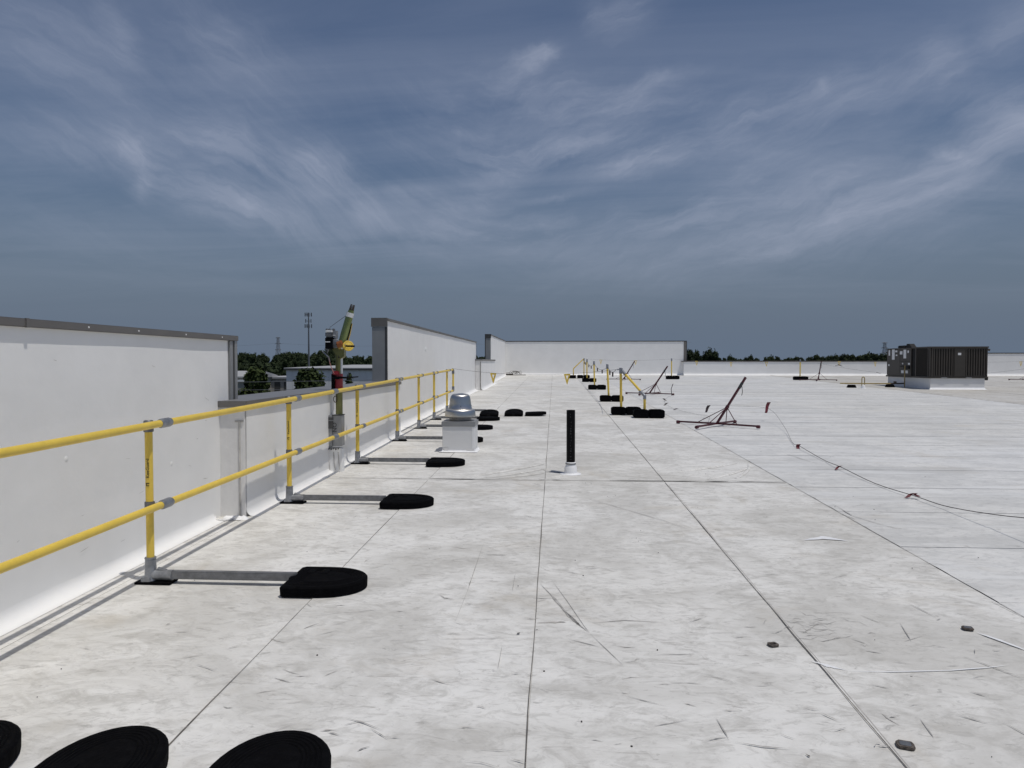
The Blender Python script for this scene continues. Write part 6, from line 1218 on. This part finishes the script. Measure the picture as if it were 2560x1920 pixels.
put_text('Z-L', .06, hv, Matrix.Translation((1.09, -.037, 1.415)) @ Matrix.Rotation(R(90), 4, 'X')) if False else None
for xx in (LX, .022): MB().box(xx, xx+.036, -.03, .03, zb_+.012, zt_-.045).build('corner_post', M['hvac2'], hv, bevel=.004)
MB().box(RXX-.035, RXX, -.03, .03, zb_+.012, zt_-.045).build('corner_post', M['hvac2'], hv, bevel=.004)
# left face: coil opening, dark gap, control panels
m = MB()
for a in range(22): m.box(LX-.001, LX+.014, .12+a*.042, .128+a*.042, zb_+.05, zt_-.09)
o = m.build('coil_fins', M['hvac'], hv); o['kind'] = 'stuff'
MB().box(LX-.014, LX+.015, .06, .11, zb_+.012, zt_-.045).build('corner_post', M['hvac2'], hv)
MB().box(LX-.014, LX+.015, 1.02, 1.08, zb_+.012, zt_-.045).build('corner_post', M['hvac2'], hv)
MB().box(LX-.02, LX+.015, 1.44, 2.40, zb_+.62, zt_-.05).build('control_panel', M['hvac'], hv, bevel=.006)
MB().box(LX-.02, LX+.015, 1.44, 2.40, zb_+.02, zb_+.612).build('control_panel', M['hvac'], hv, bevel=.006)
MB().box(LX-.015, LX+.015, 2.41, 3.58, zb_+.02, zt_-.07).build('side_panel', M['hvac2'], hv, bevel=.006)
lx = LX-.021
for (ya, yb, za, zb2, mt_) in ((1.83,2.06,1.25,1.62,'sticker'), (2.15,2.38,1.42,1.56,'sticker'), (1.60,1.72,1.48,1.58,'sticker'), (1.50,1.66,.98,1.06,'sticker'), (2.62,2.80,1.52,1.60,'sticker'), (2.62,2.76,1.36,1.42,'sticker'),
                               (2.86,3.10,1.20,1.66,'sticker'), (3.28,3.42,1.38,1.62,'sticker'), (3.32,3.44,.92,1.0,'sticker'), (2.02,2.24,.62,.74,'sticker'), (1.66,1.86,.62,.74,'sticker'), (2.08,2.16,1.0,1.06,'sticker')):
    MB().box(lx-.006 if ya < 2.41 else lx, lx if ya < 2.41 else lx+.005, ya, yb, za, zb2).build('sticker', M[mt_], hv)
MB().box(lx-.05, lx, 1.50, 1.95, .80, .93).build('disconnect_box', M['hvac_in'], hv, bevel=.006)
MB().box(lx-.04, lx, 1.92, 2.30, .90, .935).build('handle_bar', M['black'], hv)
for yy in (1.40, 1.42): MB().box(LX-.03, LX+.01, yy, yy+.02, zb_+.01, zt_-.05).build('corner_post', M['hvac2'], hv)
# relief hood on top and small bits
m = MB(); m.add([(-.02,1.45,zt_-.02), (.2,1.45,zt_-.02), (.2,1.95,zt_-.02), (-.02,1.95,zt_-.02), (-.02,1.7,zt_+.16), (.2,1.7,zt_+.16), (.2,1.92,zt_+.16), (-.02,1.92,zt_+.16)], [(0,1,5,4), (1,2,6,5), (2,3,7,6), (3,0,4,7), (4,5,6,7), (0,3,2,1)])
m.build('relief_hood', M['hvac_in'], hv, bevel=.01)
MB().box(-.02, .25, 2.0, 2.7, zt_-.02, zt_+.10).build('fan_housing', M['hvac_in'], hv, bevel=.03)
MB().tube([(RXX, .3, zt_-.10), (RXX+.18, .3, zt_-.10), (RXX+.26, .3, zt_-.13)], .045, 8).build('vent_stub', M['hvac'], hv)
MB().box(RXX-.05, RXX+.05, .0, .18, zb_-.13, zb_-.04).build('drain_trap', M['hvac_in'], hv, bevel=.01)
# gas line with its supports
gp = empty('gas_pipe', (12.3, 30.9, rz(30.9)), 'thin yellow brown gas pipe running to the left side of the brown rooftop unit', 'pipe')
MB().tube([(-.1, .2, .16), (1.2, 0, .16), (1.9, 0, .16)], .026, 8).build('pipe_run', M['gas'], gp, smooth=True)
MB().tube([(1.9, 0, .16), (2.45, 0, .17), (2.45, -.05, .24)], .028, 8).build('pipe_run', M['dkpipe'], gp, smooth=True)
MB().tube([(2.45, -.05, -.0), (2.45, -.05, .18), (2.45, -.05, .92)], .022, 8).build('riser', M['gas'], gp, smooth=True)
MB().box(2.03, 2.13, -.05, .05, .16, .26).build('regulator', M['dkpipe'], gp, bevel=.01)
for x, y, nm in ((12.45, 30.55, 'black rubber pipe support block beside the hoop pipe'), (14.2, 30.95, 'black rubber pipe support block close to the brown rooftop unit')):
    o = MB().add([(-.17,-.12,0),(.17,-.12,0),(.17,.12,0),(-.17,.12,0),(-.13,-.08,.12),(.13,-.08,.12),(.13,.08,.12),(-.13,.08,.12)], [(0,3,2,1),(4,5,6,7),(0,1,5,4),(1,2,6,5),(2,3,7,6),(3,0,4,7)]).build('pipe_support', M['rubber2'], None, bevel=.01)
    o.location = (x, y, rz(y)+.006); tag(o, nm, 'support block', 'rubber blocks under the gas pipe')
hp = empty('hoop_pipe', (12.60, 29.78, rz(29.78)), 'yellow brown pipe bent in a hoop rising from a white boot near the rooftop unit', 'pipe')
MB().tube([(-.055, 0, .05), (-.055, 0, .36)]+[(-.055*math.cos(a), 0, .40+.075*math.sin(a)) for a in [math.pi*i/8 for i in range(9)]]+[(.055, 0, .34), (.055, 0, .16)], .020, 8).build('hoop', M['gas'], hp, smooth=True)
MB().lathe([(.13, .004), (.09, .02), (.075, .10), (.06, .14), (.03, .15)], (0,0,0), 16).build('boot', M['white'], hp, smooth=True)
